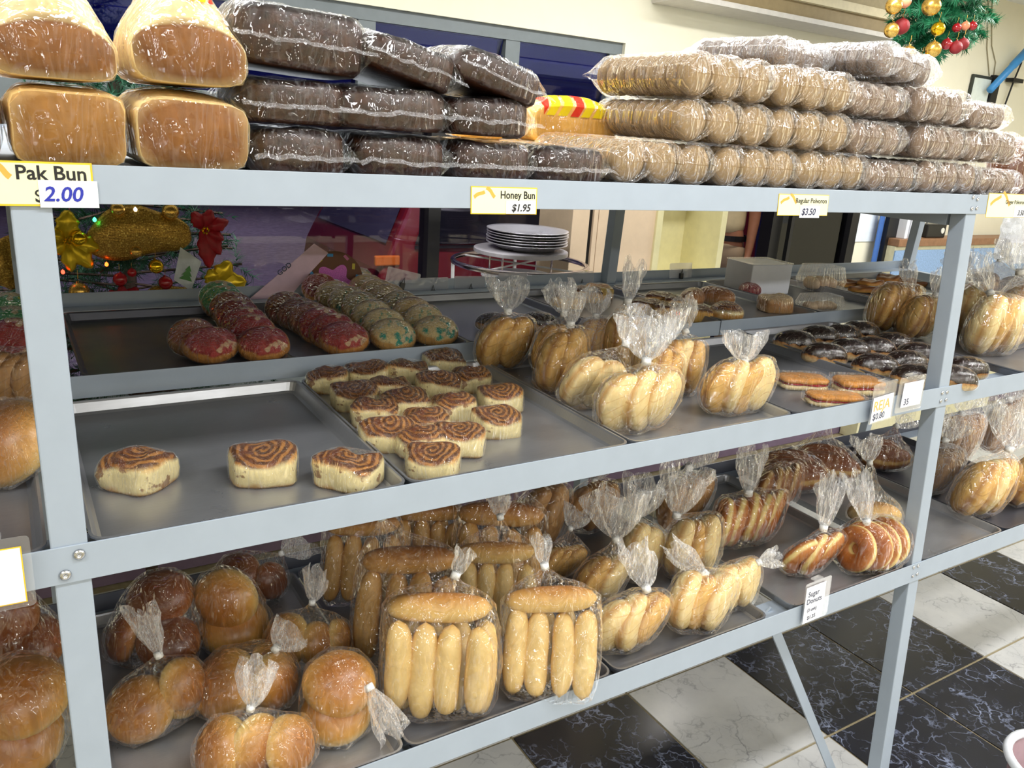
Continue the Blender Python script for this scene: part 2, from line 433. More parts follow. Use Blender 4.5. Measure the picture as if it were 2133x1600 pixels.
def van():
    CY0 = 4.05; x0 = PY(786, 520, CY0).x
    t = thing('red_van', 'red van parked outside the window beyond the black mullion', 'van', (x0, CY0, 0))
    RED = plain('van_red_paint', (112, 24, 34), .25, 0, .04, 5)
    GL = plain('van_glass', (22, 24, 30), .08, 0, .1)
    zs = PY(1000, 507, CY0).z                                  # side window sill
    xa = PY(858, 500, CY0).x - x0                              # A pillar
    D = 1.65
    prof = [(0, .28), (0, .62), (.03, zs - .18), (xa - .16, zs - .05), (xa + .16, zs + .6), (3.6, zs + .58), (3.75, zs + .3), (3.8, .3)]
    b = MB(); n = len(prof)
    for s in (0, 1):
        pass
    vs = []
    for y, sh in ((0.0, 0), (.0, 0)): pass
    ins = lambda z: max(0, (z - zs)) * .16
    vs = [(x, ins(z), z) for x, z in prof] + [(x, D - ins(z), z) for x, z in prof]
    b.add(vs, [list(range(n))[::-1], list(range(n, 2*n))] + [(i, (i+1) % n, n+(i+1) % n, n+i) for i in range(n)])
    obj('body', b, RED, t, bevel=.03)
    b = MB()                                                   # windscreen
    p0, p1 = Vector(prof[3]), Vector(prof[4]); q0 = p0.lerp(p1, .06); q1 = p0.lerp(p1, .92)
    nv = Vector((-(p1-p0).y, (p1-p0).x)).normalized() * .012
    b.add([(q0.x+nv.x, .1, q0.y+nv.y), (q0.x+nv.x, D-.1, q0.y+nv.y), (q1.x+nv.x, D-.18, q1.y+nv.y), (q1.x+nv.x, .18, q1.y+nv.y)], [(0,1,2,3)])
    ws = obj('windscreen', b, plain('van_windscreen', (70, 68, 84), .25, 0, .1, 3), t)  # lavender reflection put into the base colour
    for a, c in ((xa + .02, 1.55), (1.62, 2.7), (2.76, 3.5)):
        b = MB(); k = .16*.46
        b.add([(a + (.0), -.008, zs), (c, -.008, zs), (c, k - .008, zs + .46), (a + (.2 if a < 1 else 0), k - .008, zs + .46)], [(0,1,2,3)])
        obj('side_window', b, GL, t)
        b = MB(); b.box(a, c, -.016, -.004, zs - .03, zs - .01); obj('window_trim', b, BLACK, t)
    u = PY(778, 545, CY0).x - x0; u2 = PY(832, 545, CY0).x - x0; zl = PY(805, 543, CY0).z
    b = MB(); b.box(-.02, max(u2, .16), -.015, .02, zl - .035, zl + .035); obj('turn_signal', b, plain('amber_lens', (205, 105, 25), .25), t, bevel=.01)
    b = MB(); b.box(-.06, 3.85, -.03, D + .03, .3, .46); obj('bumper', b, plain('van_bumper', (60, 34, 44), .5), t, bevel=.02)
    for x in (.75, 3.0):
        for y in (-.02, D - .18):
            b = MB(); b.lathe([(0, 0), (.2, 0), (.21, .02), (.32, .02), (.33, .05), (.33, .17), (.32, .2), (0, .2)], 24, Matrix.Translation((x, y + .2, .31)) @ Matrix.Rotation(R(90), 4, 'X'))
            obj('wheel', b, BLACK, t, auto=True)
    for x in (1.58, 2.72):
        b = MB(); b.box(x, x + .012, -.004, .01, .5, zs); obj('door_seam', b, BLACK, t)
    b = MB(); b.box(1.3, 1.45, -.02, .0, zs - .16, zs - .12); obj('door_handle', b, BLACK, t)
van()

# ================================================================== THE RACK
ZT, ZM, ZB = 1.71, 1.2382, .7551           # top edges of the three front rails
LB = 1.91
TL = math.tan(R(4.633))
def yf(z): return -(ZT - z) * TL
rack = thing('display_rack', 'grey painted steel bakery rack with slanting posts and three tiers of shelves', 'rack', (0, 0, 0))
def post(x0, x1, zbot, ztop, front=True):
    b = MB()
    f = yf if front else (lambda z: 1.302 + (ZT - z) * .045)
    d = .039 if front else .043
    v = []
    for z in (zbot, ztop):
        v += [(x0, f(z), z), (x1, f(z), z), (x1, f(z) + d, z), (x0, f(z) + d, z)]
    b.add(v, [(0,3,2,1),(4,5,6,7),(0,1,5,4),(1,2,6,5),(2,3,7,6),(3,0,4,7)])
    obj('post', b, PAINT, rack, bevel=.002)
post(-.0425, 0, 0, ZT - .004); post(LB, LB + .0441, 0, ZT - .004); post(3.864, 3.908, 0, ZT - .004); post(-1.995, -1.952, 0, ZT - .004)
for x in (-.0425, LB, 3.864, -1.995): post(x, x + .0441, 0, ZT - .004, False)
def rail(x0, x1, z, h, leg=.04, t=.003):
    b = MB(); ya, yb = yf(z), yf(z - h)
    b.add([(x0, yb - t, z - h), (x1, yb - t, z - h), (x1, ya - t, z), (x0, ya - t, z), (x0, yb - .0002, z - h), (x1, yb - .0002, z - h), (x1, ya - .0002, z), (x0, ya - .0002, z)],
          [(0,1,2,3),(5,4,7,6),(0,4,5,1),(3,2,6,7),(1,5,6,2),(0,3,7,4)])
    return obj('rail', b, PAINT, rack, bevel=.0008)
RAILS = []
for z, h in ((ZT, .0455), (ZM, .0505), (ZB, .0518)):
    RAILS.append(rail(-2.1, 4.0, z, h))
def flat(name, x0, x1, y0, y1, z0, z1, m=PAINT):
    b = MB(); b.box(x0, x1, y0, y1, z0, z1); return obj(name, b, m, rack, bevel=.001)
# inner and rear rails
flat('inner_rail', -2.0, 1.788, .602, .606, 1.222, 1.268); flat('inner_rail', 1.792, 3.9, .602, .606, 1.222, 1.268)
flat('inner_rail', -2.0, 3.9, .628, .632, .715, .765, plain('rack_paint_dark', (88, 92, 104), .45))
flat('rear_rail', -2.0, 3.9, 1.36, 1.364, 1.226, 1.276); flat('rear_rail', -2.0, 3.9, 1.34, 1.344, ZT - .05, ZT)
# shelf ledges and decks that carry the trays
flat('shelf_deck', -2.0, 3.9, .002, 1.338, ZT - .014, ZT - .006, plain('shelf_deck_grey', (150, 156, 164), .5))
flat('shelf_ledge', -2.0, 3.9, yf(ZM) + .001, .045, 1.206, 1.2095); flat('shelf_ledge', -2.0, 3.9, .555, .601, 1.206, 1.2095)
flat('shelf_ledge', -2.0, 3.9, .607, .66, 1.236, 1.2395); flat('shelf_ledge', -2.0, 3.9, 1.30, 1.359, 1.236, 1.2395)
flat('shelf_ledge', -2.0, 3.9, yf(ZB) + .002, .0, .7225, .7255); flat('shelf_ledge', -2.0, 3.9, .58, .627, .7225, .7255)
for x in (-.04, LB + .002, 3.866):
    flat('side_beam', x, x + .038, .042, 1.30, ZT - .078, ZT - .016)
    flat('side_beam', x, x + .038, yf(1.2) + .045, .6, 1.165, 1.2055); flat('side_beam', x, x + .038, .607, 1.31, 1.19, 1.2355)
    flat('side_beam', x, x + .038, yf(.7) + .045, .627, .68, .722)
# knee braces under the bottom shelf
def bar(p, q, wd, th):
    p, q = Vector(p), Vector(q); d = (q - p); l = d.length; d.normalize()
    yv = Vector((0, 1, 0)); xv = yv.cross(d).normalized()
    M = Matrix((xv, yv, d)).transposed().to_4x4(); M.translation = p
    b = MB(); b.box(-wd/2, wd/2, -th/2, th/2, 0, l, M); obj('knee_brace', b, PAINT, rack, bevel=.001)
A = PY(1618, 1322, -.03); B_ = PY(1731, 1600, -.03); dd = (B_ - A).normalized()
bar(A - dd * .10, A + dd * ((A.z - .02) / -dd.z), .027, .006)
# bolts
def bolt(u, v, zpl, r=.0062):
    P = PZ(u, v, 1)  # refined below on the slanted rail face
    d = _ray(u, v)
    # plane: y + (ZT - z) TL + .0032 = 0
    k = -(CAM.y + (ZT - CAM.z) * TL + .0032) / (d.y - d.z * TL)
    P = CAM + d * k
    b = MB(); b.lathe([(r, 0), (r*.96, r*.25), (r*.7, r*.48), (r*.32, r*.52), (r*.3, r*.2), (0, r*.15)], 16)
    obj('bolt', b, BOLT, RAILS[zpl], P, (R(90) - R(4.633), 0, 0), auto=True)
for u, v in ((165, 1155), (136, 1198)): bolt(u, v, 1, .0074)
for u, v in ((1962.5, 819), (1972.5, 817), (1959, 836), (1970, 833)): bolt(u, v, 1, .0052)
for u, v in ((1903, 1182), (1912, 1179), (1901, 1200), (1910, 1196)): bolt(u, v, 2, .005)
for u, v in ((2027, 411), (2036, 415), (2024, 435), (2034, 434)): bolt(u, v, 0, .005)

# ------------------------------------------------------------------ trays
def rrect(x0, x1, y0, y1, r, n=4):
    p = []
    for cx, cy, a0 in ((x1 - r, y1 - r, 0), (x0 + r, y1 - r, 90), (x0 + r, y0 + r, 180), (x1 - r, y0 + r, 270)):
        for k in range(n + 1):
            a = R(a0 + 90*k/n); p.append((cx + r*math.cos(a), cy + r*math.sin(a)))
    return p
def tray(label, x0, x1, y0, y1, z, mat=None, h=.026, group='sheet pans', rc=.022):
    xc, yc = (x0 + x1)/2, (y0 + y1)/2; W, D = (x1 - x0)/2, (y1 - y0)/2
    loops = [(.013, 0.0), (.005, h*.75), (-.001, h - .003), (-.001, h), (.003, h), (.005, h - .003), (.011, .006), (.016, .0018)]
    b = MB(); n = None
    for ins, zz in loops:
        p = rrect(-W + ins, W - ins, -D + ins, D - ins, max(.004, rc - ins*.6)); n = len(p)
        b.v += [Vector((a, c, zz)) for a, c in p]
    for j in range(len(loops) - 1):
        for k in range(n):
            b.f.append([j*n+k, j*n+(k+1) % n, (j+1)*n+(k+1) % n, (j+1)*n+k]); b.m.append(0)
    b.f.append(list(range(n))[::-1]); b.m.append(0)
    b.f.append([(len(loops)-1)*n+k for k in range(n)]); b.m.append(0)
    o = obj('baking_tray', b, mat or STEEL, None, (xc, yc, z))
    return tag(o, label, 'tray', group)
ZMT, ZKT, ZBT = 1.2097, 1.2397, .7257      # tray seats: middle front, middle back, bottom

# ================================================================== BREAD SHAPES
def finish(b, name, amp=.0, fr=20, seed=0):
    if amp:
        o = Vector((seed*3.1, seed*1.7, seed*.9))
        for v in b.v:
            k = noise.noise(v*fr + o)*amp
            v *= 1 + k/max(v.length, .01)
    return b.mesh(name, True)
def blob(name, a, bb, c, bot=.6, nu=24, nv=14, ep=1.0, amp=.002, seed=0, groove=None, fr=22):
    b = MB()
    def fn(u, v):
        th = 2*math.pi*u; ph = math.pi*(v - .5)
        cp = max(0, math.cos(ph))**ep; s = math.sin(ph)
        x = a*cp*math.cos(th); y = bb*cp*math.sin(th)
        z = c*s if s > 0 else c*bot*math.copysign(abs(s)**.6, s)
        p = Vector((x, y, z))
        if groove: p = groove(p, s)
        return p
    b.grid(fn, nu, nv, cu=True)
    return finish(b, name, amp, fr, seed)
def roll(name, l, r, seed=0, nu=14, nv=18, bend=.0):
    b = MB()
    def fn(u, v):
        t = -1 + 2*v; th = 2*math.pi*u
        k = max(0, 1 - abs(t)**3.0)**.5
        x = l*t
        return Vector((x, r*k*math.cos(th) + bend*(1 - t*t), r*.94*k*math.sin(th)))
    b.grid(fn, nu, nv, cu=True)
    return finish(b, name, .0022, 24, seed)
def shell_groove(k, dep):
    def g(p, s):
        d = math.hypot(p.x + .05, p.y*1.1)
        e = dep*max(0, math.sin(d*k))**3*(1 if s > -.2 else .2)
        return p*(1 - e/max(p.length, .02))
    return g
def torus(name, Rr, r, seed=0, nu=28, nv=12):
    b = MB()
    def fn(u, v):
        t = 2*math.pi*u; q = 2*math.pi*v
        k = Rr + r*math.cos(q)
        return Vector((k*math.cos(t), k*math.sin(t), r*.82*math.sin(q)))
    b.grid(fn, nu, nv, cu=True, cv=True)
    o = Vector((seed, 0, 0))
    for v in b.v: v *= 1 + .03*noise.noise(v*25 + o)
    return b.mesh(name, True)
def cushion(name, a, bb, h, n=18, dome=.012, seed=0, e=4.0, swirl=0.0):
    """square-ish pulled-apart roll with a domed top, base at z = 0"""
    b = MB(); o = Vector((seed*2.3, seed, 0))
    def fn(u, v):
        th = 2*math.pi*u; c, s = math.cos(th), math.sin(th)
        k = 1/((abs(c)**e + abs(s)**e)**(1/e))
        rows = [(0, 0), (.93, 0), (1.0, .12), (1.0, .45), (.985, .8), (.93, .95), (.82, 1.0), (.66, 1.0), (.5, 1.0), (.34, 1.0), (.18, 1.0), (0, 1.0)]
        r, z = rows[int(round(v*(len(rows) - 1)))]
        x = a*k*c*r; y = bb*k*s*r
        zz = h*z + (dome*(1 - r*r) if z > .9 else 0)
        if swirl and z > .7 and r < .97:
            zz += swirl*math.sin(math.hypot(x, y)*2*math.pi/.0115 - th)
        p = Vector((x, y, zz)); nn = noise.noise(p*26 + o)
        return p + Vector((x, y, 0))*nn*.16 + Vector((0, 0, .012*nn*z))
    b.grid(fn, 4*n//3, 12, cu=True)
    return b.mesh(name, True)
def loaf(name, W, D, H, dome, seed=0, front=.35, eu=5.0):
    """pan loaf: flat brown end, risen rounded crown; base z=0, end face at y=0"""
    b = MB(); o = Vector((seed*2.1, seed, 0))
    nu, nv = 34, 22
    def sec(u):
        th = 2*math.pi*u; c, s = math.cos(th), math.sin(th); e = eu if s > 0 else 5.0
        k = 1/((abs(c)**e + abs(s)**e)**(1/e)); return c*k, s*k
    ys = [0, 0, .004, .012, .03, .06] + [.06 + (D - .12)*k/9 for k in range(1, 10)] + [D - .03, D - .012, D - .004, D, D]
    sc = [0, .95, .975, .99, 1, 1] + [1]*9 + [1, .99, .975, .95, 0]
    nv = len(ys)
    def fn(u, v):
        j = int(round(v*(nv - 1))); x, s = sec(u); y = ys[j]; k = sc[j]
        z = H/2 + s*k*H/2
        if s > 0:
            rnd = 1 - max(0, 1 - y/.075)**2 * front*2
            z = H/2 + s*k*(H/2)*(1) + dome*max(0, s)*(1 - (x*.85)**2)*min(1, y/.075)**.8*k
        xx = x*W/2*k*(1 + .05*max(0, s))
        p = Vector((xx, y, z)); n = noise.noise(p*14 + o)
        return p + Vector((n*.004, 0 if j < 2 else n*.002, n*.004*(s > 0)))
    b.grid(fn, nu, nv, cu=True)
    return b.mesh(name, True)

# ------------------------------------------------------------------ bread colours
GOLD = m_bread('bun_golden', [(0, (236, 206, 142)), (.3, (236, 200, 124)), (.58, (208, 154, 76)), (1, (164, 102, 42))], -.022, .034, 50, .32, .12, .12, .5)
HOT = m_bread('hotdog_roll', [(0, (226, 196, 132)), (.4, (222, 182, 108)), (.8, (204, 150, 78)), (1, (184, 120, 56))], -.02, .022, 70, .5, .18, .2)
PALE = m_bread('shell_pale', [(0, (206, 160, 86)), (.35, (226, 194, 124)), (.7, (236, 210, 146)), (1, (222, 184, 110))], -.02, .034, 80, .6, .22, .3)
def m_shell(name, c0, c1, line, k=330.0, sat=1.0):
    t = NT(name); co = t.co(); x, y, z = t.sep(co)
    d = t.math('SQRT', t.math('ADD', t.math('POWER', t.math('ADD', x, .05), 2.0), t.math('MULTIPLY', t.math('POWER', y, 2.0), 1.21)))
    n = t.noise(co, 60, 4); n2 = t.noise(co, 16, 3)
    s = t.math('SINE', t.math('ADD', t.math('MULTIPLY', d, k), t.math('MULTIPLY', n2, 1.6)))
    ln = t.math('MULTIPLY', t.mapr(s, .90, 1.0), t.mapr(n2, .36, .6))
    base = t.ramp(t.math('ADD', t.math('MULTIPLY', n, .4), t.math('MULTIPLY', n2, .6)), [(.32, srgb(c1)), (.66, srgb(c0))])
    edge = t.mapr(t.math('ABSOLUTE', z), .010, .0, 0, .8)
    col = t.mixc(edge, base, srgb(line))
    col = t.mixc(t.math('MULTIPLY', ln, .5), col, srgb(line))
    t.pbr(col, .6, 0, t.bump(n, .25, .002), .3); return t.done()
SHELL = m_shell('shell_bun_crust', (244, 222, 164), (234, 200, 134), (196, 138, 66))
SHELLG = m_shell('shell_bun_golden', (232, 192, 116), (212, 156, 82), (150, 92, 38))
SHELLD = m_shell('shell_bun_brown_shaded', (190, 146, 92), (164, 116, 66), (112, 72, 36))  # darker shell crust, back-row shade put into its colour; also for tan buns
DONUT = m_bread('donut_crust', [(0, (176, 106, 44)), (.28, (188, 116, 50)), (.42, (240, 212, 136)), (.58, (240, 212, 136)), (.72, (190, 116, 48)), (1, (160, 88, 34))], -.016, .016, 70, .5, .2, .2)
CHOC = m_bread('chocolate_bun', [(0, (236, 212, 168)), (.3, (226, 190, 132)), (.42, (190, 130, 70)), (.46, (44, 24, 18)), (1, (34, 18, 14))], -.02, .034, 120, .16, .5, .6, .7)
def m_swirl(name, dark=0.0):
    t = NT(name); co = t.co(); x, y, z = t.sep(co); nr = t.sep(t.co('Normal'))[2]
    n = t.noise(co, 55, 4); n2 = t.noise(co, 20, 3)
    r = t.math('SQRT', t.math('ADD', t.math('POWER', x, 2.0), t.math('POWER', y, 2.0)))
    ang = t.math('DIVIDE', t.math('ARCTAN2', y, x), 2*math.pi)
    f = t.math('FRACT', t.math('ADD', t.math('SUBTRACT', t.math('DIVIDE', r, .0115), ang), t.math('MULTIPLY', n2, 1.7)))
    ln = t.ramp(f, [(.0, (1,)*4), (.4, (1,)*4), (.58, (.05,.05,.05,1)), (.86, (0,0,0,1)), (1, (1,)*4)])
    crust = t.ramp(n2, [(.3, srgb((150, 94, 42))), (.7, srgb((202, 142, 70)))])
    cin = t.ramp(n, [(.3, srgb((58, 30, 18))), (.7, srgb((104, 56, 30)))])
    top = t.mixc(t.math('MULTIPLY', ln, .92), crust, cin)
    glz = t.mapr(t.noise(co, 32, 3), .5, .6)
    top = t.mixc(t.math('MULTIPLY', glz, .9 + dark*.05), top, srgb((112, 58, 30)))
    if dark: top = t.mixc(dark, top, srgb((84, 42, 22)))
    side = t.ramp(t.math('ADD', t.mapr(z, .0, .056), t.math('MULTIPLY', t.math('SUBTRACT', n2, .5), .5)), [(0, srgb((196, 140, 66))), (.16, srgb((236, 218, 160))), (.68, srgb((240, 222, 164))), (.86, srgb((220, 160, 74))), (1, srgb((190, 118, 48)))])
    spot = t.mapr(t.noise(co, 36, 3), .62, .66)
    side = t.mixc(t.math('MULTIPLY', spot, .8), side, srgb((126, 74, 40)))
    col = t.mixc(t.mapr(nr, .3, .62), side, top)
    t.pbr(col, .45, 0, t.bump(n, .25, .002), .4); return t.done()
CINN = m_swirl('cinnamon_roll_swirl', 0); CINND = m_swirl('cinnamon_roll_dark', .45)
def m_concha(name, coat, coat2, crumb=(196, 134, 66), lo=.5):
    t = NT(name); co = t.co(); x, y, z = t.sep(co)
    n = t.noise(co, 34, 4, .6); n1 = t.noise(co, 110, 4)
    vo = t.n('TexVoronoi', feature='DISTANCE_TO_EDGE'); t.set(vo.inputs['Vector'], co); vo.inputs['Scale'].default_value = 55
    f = t.math('ADD', t.mapr(z, -.016, .03), t.math('MULTIPLY', t.math('SUBTRACT', t.noise(co, 18, 3), .5), .7))
    cr = t.ramp(n, [(.3, srgb([c*.86 for c in crumb])), (.7, srgb(crumb))])
    ct = t.mixc(t.mapr(n, .5, .6), srgb(coat), srgb(coat2))
    ct = t.mixc(t.math('MULTIPLY', t.mapr(t.noise(co, 26, 2), .6, .63), .8), ct, srgb((214, 186, 146)))
    ct = t.mixc(t.mapr(vo.outputs[0], 0, .03, .5, 0), ct, srgb([c*.6 for c in crumb]))
    col = t.mixc(t.mapr(f, lo, lo + .1), cr, ct)
    t.pbr(col, .8, 0, t.bump(n1, .3, .002), .2); return t.done()
CON_R = m_concha('concha_red', (140, 44, 44), (166, 66, 62)); CON_B = m_concha('concha_brown', (138, 84, 62), (150, 74, 62), (150, 108, 66), .45)
CON_T = m_concha('concha_teal', (206, 184, 132), (40, 140, 122), (206, 158, 90), .5); CON_C = m_concha('concha_cream', (204, 176, 118), (190, 152, 92), (198, 150, 84), .5)
CON_G = m_concha('concha_green', (70, 150, 92), (92, 170, 110), (168, 122, 70), .42)
PAK = None
def m_loaf(name, face, edge, crown):
    t = NT(name); co = t.co(); x, y, z = t.sep(co); ny = t.sep(t.co('Normal'))[1]
    n = t.noise(co, 45, 5, .65); n2 = t.noise(co, 9, 3)
    fc = t.ramp(t.math('ADD', t.math('MULTIPLY', n, .5), t.math('MULTIPLY', n2, .5)), [(.3, srgb(edge)), (.62, srgb(face))])
    cr = t.ramp(n2, [(.3, srgb(crown)), (.7, srgb([min(255, c*1.06) for c in crown]))])
    m = t.math('MAXIMUM', t.mapr(ny, -.88, -.62), t.mapr(t.math('ADD', y, t.math('MULTIPLY', n2, .004)), .006, .014))
    fc2 = t.mixc(t.mapr(y, .0005, .006), fc, srgb([c*.82 for c in edge]))
    t.pbr(t.mixc(m, fc2, cr), .55, 0, t.bump(n, .35, .002), .35); return t.done()
LOAF = m_loaf('pan_loaf_crust', (152, 94, 26), (108, 60, 14), (238, 210, 150))
LOAF2 = m_loaf('pan_loaf_pale', (166, 112, 38), (132, 84, 24), (226, 190, 124))
LOAFY = m_loaf('loaf_golden', (240, 182, 84), (228, 160, 62), (250, 206, 120))
def m_honey(name):
    t = NT(name); co = t.co(); z = t.sep(t.co('Normal'))[2]
    n = t.noise(co, 70, 6, .7); n2 = t.noise(co, 18, 3)
    a = t.ramp(n, [(.3, srgb((26, 12, 8))), (.7, srgb((76, 42, 24)))])
    c = t.ramp(n2, [(.3, srgb((16, 7, 6))), (.7, srgb((34, 14, 10)))])
    t.pbr(t.mixc(t.mapr(z, .3, .7), a, c), .3, 0, t.bump(n, .5, .003), .5); return t.done()
HONEY = m_honey('honey_bun_crumb')
COOKIE = m_bread('polvoron_cookie', [(0, (130, 102, 68)), (.5, (154, 126, 88)), (1, (164, 138, 100))], -.03, .03, 140, .8, .3, .4)
COOKIED = m_bread('polvoron_ginger', [(0, (108, 88, 72)), (.5, (130, 108, 90)), (1, (140, 118, 98))], -.03, .03, 140, .8, .3, .4)

BUN = [blob('round_bun', .056, .052, .038, .62, seed=k, amp=.003) for k in range(3)]
DOG = [roll('hotdog_bread', .080, .0238, k, bend=.005*(k - 1)) for k in range(3)]
SHL = [blob('shell_bun', .058, .050, .030, .8, 30, 18, .85, .003, k, shell_groove(330, .0032)) for k in range(3)]
RID = blob('ridged_bread', .075, .036, .034, .8, 40, 20, .9, .001, 2, lambda p, s: p*(1 - .05*max(0, math.sin(math.atan2(p.z, p.y)*9))))
DNT = [torus('ring_donut', .030, .0195, k) for k in range(2)]
CHB = [blob('chocolate_bread', .054, .034, .033, .6, 24, 14, .8, .002, k) for k in range(2)]
CNC = [blob('concha_bread', .050, .048, .030, .6, 24, 14, .8, .003, k) for k in range(3)]
CIN = [cushion('cinnamon_bread', .050 + .002*k, .047 - .002*k, .041, 30, .016, k, 3.6 + k*.4, .0014) for k in range(4)]

# ================================================================== BAGS
def hull_mesh(name, pts, tie=None, ruf=None, infl=.004, seed=0, amp=.0025, fr=38, zmin=.001, maxe=.03, neck=.007):
    bm = bmesh.new()
    c = Vector((0, 0, 0))
    for p in pts: c += p
    c /= len(pts)
    for p in pts:
        d = p - c; q = p + d.normalized()*infl
        q.z = max(q.z, zmin); bm.verts.new(q)
    if tie is not None:
        for k in range(7): bm.verts.new(tie + Vector((neck*math.cos(k*.9), neck*math.sin(k*.9), -.004 + .0006*k)))
    r = bmesh.ops.convex_hull(bm, input=bm.verts[:])
    bmesh.ops.delete(bm, geom=list({v for v in r['geom_interior'] + r['geom_unused'] if isinstance(v, bmesh.types.BMVert)}), context='VERTS')
    loose = [v for v in bm.verts if not v.link_faces]
    if loose: bmesh.ops.delete(bm, geom=loose, context='VERTS')
    for it in range(3):
        es = [e for e in bm.edges if e.calc_length() > maxe]
        if not es: break
        bmesh.ops.subdivide_edges(bm, edges=es, cuts=1)
        bmesh.ops.triangulate(bm, faces=[f for f in bm.faces if len(f.verts) > 3])
    bmesh.ops.smooth_vert(bm, verts=bm.verts, factor=.15, use_axis_x=True, use_axis_y=True, use_axis_z=True)
    o = Vector((seed*1.37, seed*2.11, seed*.73))
    if tie is not None:
        # the upper film draws in hollow towards the neck, pleated
        h0 = max(p.z for p in pts) + infl*.6
        for v in bm.verts:
            if v.co.z > h0:
                t = min(1, (v.co.z - h0)/max(.01, tie.z - h0))
                a = math.atan2(v.co.y - tie.y, v.co.x - tie.x)
                k = 1 - .45*math.sin(math.pi*min(1, t*1.05))**1.3*(1 + .18*math.sin(a*9 + seed))
                ax = Vector((tie.x, tie.y, v.co.z)); v.co = ax + (v.co - ax)*max(.1, k)
    bm.normal_update()
    for v in bm.verts:
        n = noise.noise(v.co*fr + o) + .5*noise.noise(v.co*fr*2.3 + o)
        v.co += v.normal*n*amp
        v.co.z = max(v.co.z, zmin)
    if ruf is not None:
        d, l, wd = Vector(ruf[0]).normalized(), ruf[1], ruf[2]
        x = d.cross(Vector((0.3, 1, .2))).normalized(); y = d.cross(x)
        rnd = random.Random(seed*17 + 3); ph = [rnd.uniform(0, 6.28) for _ in range(4)]
        n, m = 30, 9; rows = []
        for j in range(m):
            t = j/(m - 1); ring = []
            for i in range(n):
                th = 2*math.pi*i/n
                pl = 1 + .28*math.sin(5*th + ph[0]) + .2*math.sin(9*th + ph[1])
                rr = neck*(1 - t)*.8 + wd*(t**.75)*(1 - .22*t*t)*pl*.5
                q = tie + d*(l*t*(1 + .16*math.sin(3*th + ph[2]))) + x*math.cos(th)*rr + y*math.sin(th)*rr*.45
                nz = noise.noise_vector(q*42 + o)*(.010*t)
                q += nz; q.z = max(q.z, zmin)
                ring.append(bm.verts.new(q))
            rows.append(ring)
        for j in range(m - 1):
            for i in range(n):
                bm.faces.new((rows[j][i], rows[j][(i+1) % n], rows[j+1][(i+1) % n], rows[j+1][i])).material_index = 1
    me = bpy.data.meshes.new(name); bm.to_mesh(me); bm.free()
    me.polygons.foreach_set('use_smooth', [False]*len(me.polygons))
    return me
def item_pts(me, M, step=3):
    return [M @ me.vertices[i].co for i in range(0, len(me.vertices), step)]
TIEM = plain('tie_tape', (232, 232, 226), .5, 0, .3, 160)
_seed = [0]; _placed = []
def bag(name, label, cat, u, v, z, wpx, items, tie=None, ruf=None, group=None, film=None, yaw=0, tilt=0, fit=True, loc=None, scale=1.0, infl=.009, amp=.004, tiep=True):
    """items: (part name, mesh, material, local position, euler degrees, scale). The thing stands on height z
    with the foot of its near side where the picture shows it; yaw is measured from facing the customer."""
    _seed[0] += 1; sd = _seed[0]
    Mw = Matrix.Rotation(FACE + R(yaw), 4, 'Z')
    T0 = Matrix.Rotation(R(tilt), 4, 'X')
    its = []; pts = []
    for pn, me, mt, p, e, s in items:
        s3 = s if isinstance(s, (tuple, list)) else (s, s, s)
        M = T0 @ Matrix.LocRotScale(Vector(p), Euler([R(a) for a in e]), Vector(s3))
        its.append([pn, me, mt, M]); pts += item_pts(me, M)
    mz = min(p.z for p in pts)
    up = Vector((0, 0, .0025 - mz))
    pts = [p + up for p in pts]
    rt = Vector((RT.x, RT.y, 0)).normalized(); fh = Vector((FW.x, FW.y, 0)).normalized()
    W = [(Mw @ p).dot(rt) for p in pts]; F = [(Mw @ p).dot(fh) for p in pts]
    P = PZ(u, v, z) if loc is None else Vector(loc)
    if fit: scale = wpx*mpp(P)/(max(W) - min(W))
    off = -rt*((max(W) + min(W))/2)*scale - fh*(min(F)*.75)*scale
    if loc is None:
        P = P + off
        # keep clear of the bags already standing in front of it
        hw, hd = (max(W) - min(W))/2*scale, (max(F) - min(F))/2*scale
        cc = P + rt*((max(W) + min(W))/2)*scale + fh*((max(F) + min(F))/2)*scale
        mv = 0.0
        for z2, c2, w2, d2 in _placed:
            if abs(z2 - z) > .01: continue
            q = cc + fh*mv - c2
            if abs(q.dot(rt)) < .8*(hw + w2) and -.02 < q.dot(fh) < .9*(hd + d2):
                mv = min(.075, mv + .9*(hd + d2) - q.dot(fh))
        lim = 1.12 if z > 1.23 else .50
        while mv > 0 and (cc + fh*mv).y + hd*.6 > lim: mv -= .005
        mv = max(0, mv)
        P = P + fh*mv
        _placed.append((z, cc + fh*mv, hw, hd))
    t = thing(name, label, cat, (P.x, P.y, z), Mw.to_euler(), group, scale)
    for pn, me, mt, M in its:
        M = Matrix.Translation(up) @ M
        l, q, s = M.decompose()
        obj(pn, me, mt, t, l, q.to_euler(), s)
    tv = None
    if tie is not None:
        tv = Vector(tie)
        if tv.z <= 0: tv.z = max(p.z for p in pts) + .028
    hm = hull_mesh('bag', pts, tv, ruf if tv else None, infl, sd, amp)
    hm.materials.append(film or FILM); hm.materials.append(FILMW)
    bo = obj('bag', hm, None, t)
    if tv is not None and tiep:
        d = Vector(ruf[0]).normalized() if ruf else Vector((0, 0, 1))
        b = MB(); b.tube([tv - d*.006, tv + d*.006], .0085, 10)
        obj('tie', b, TIEM, bo, auto=True)
    return t
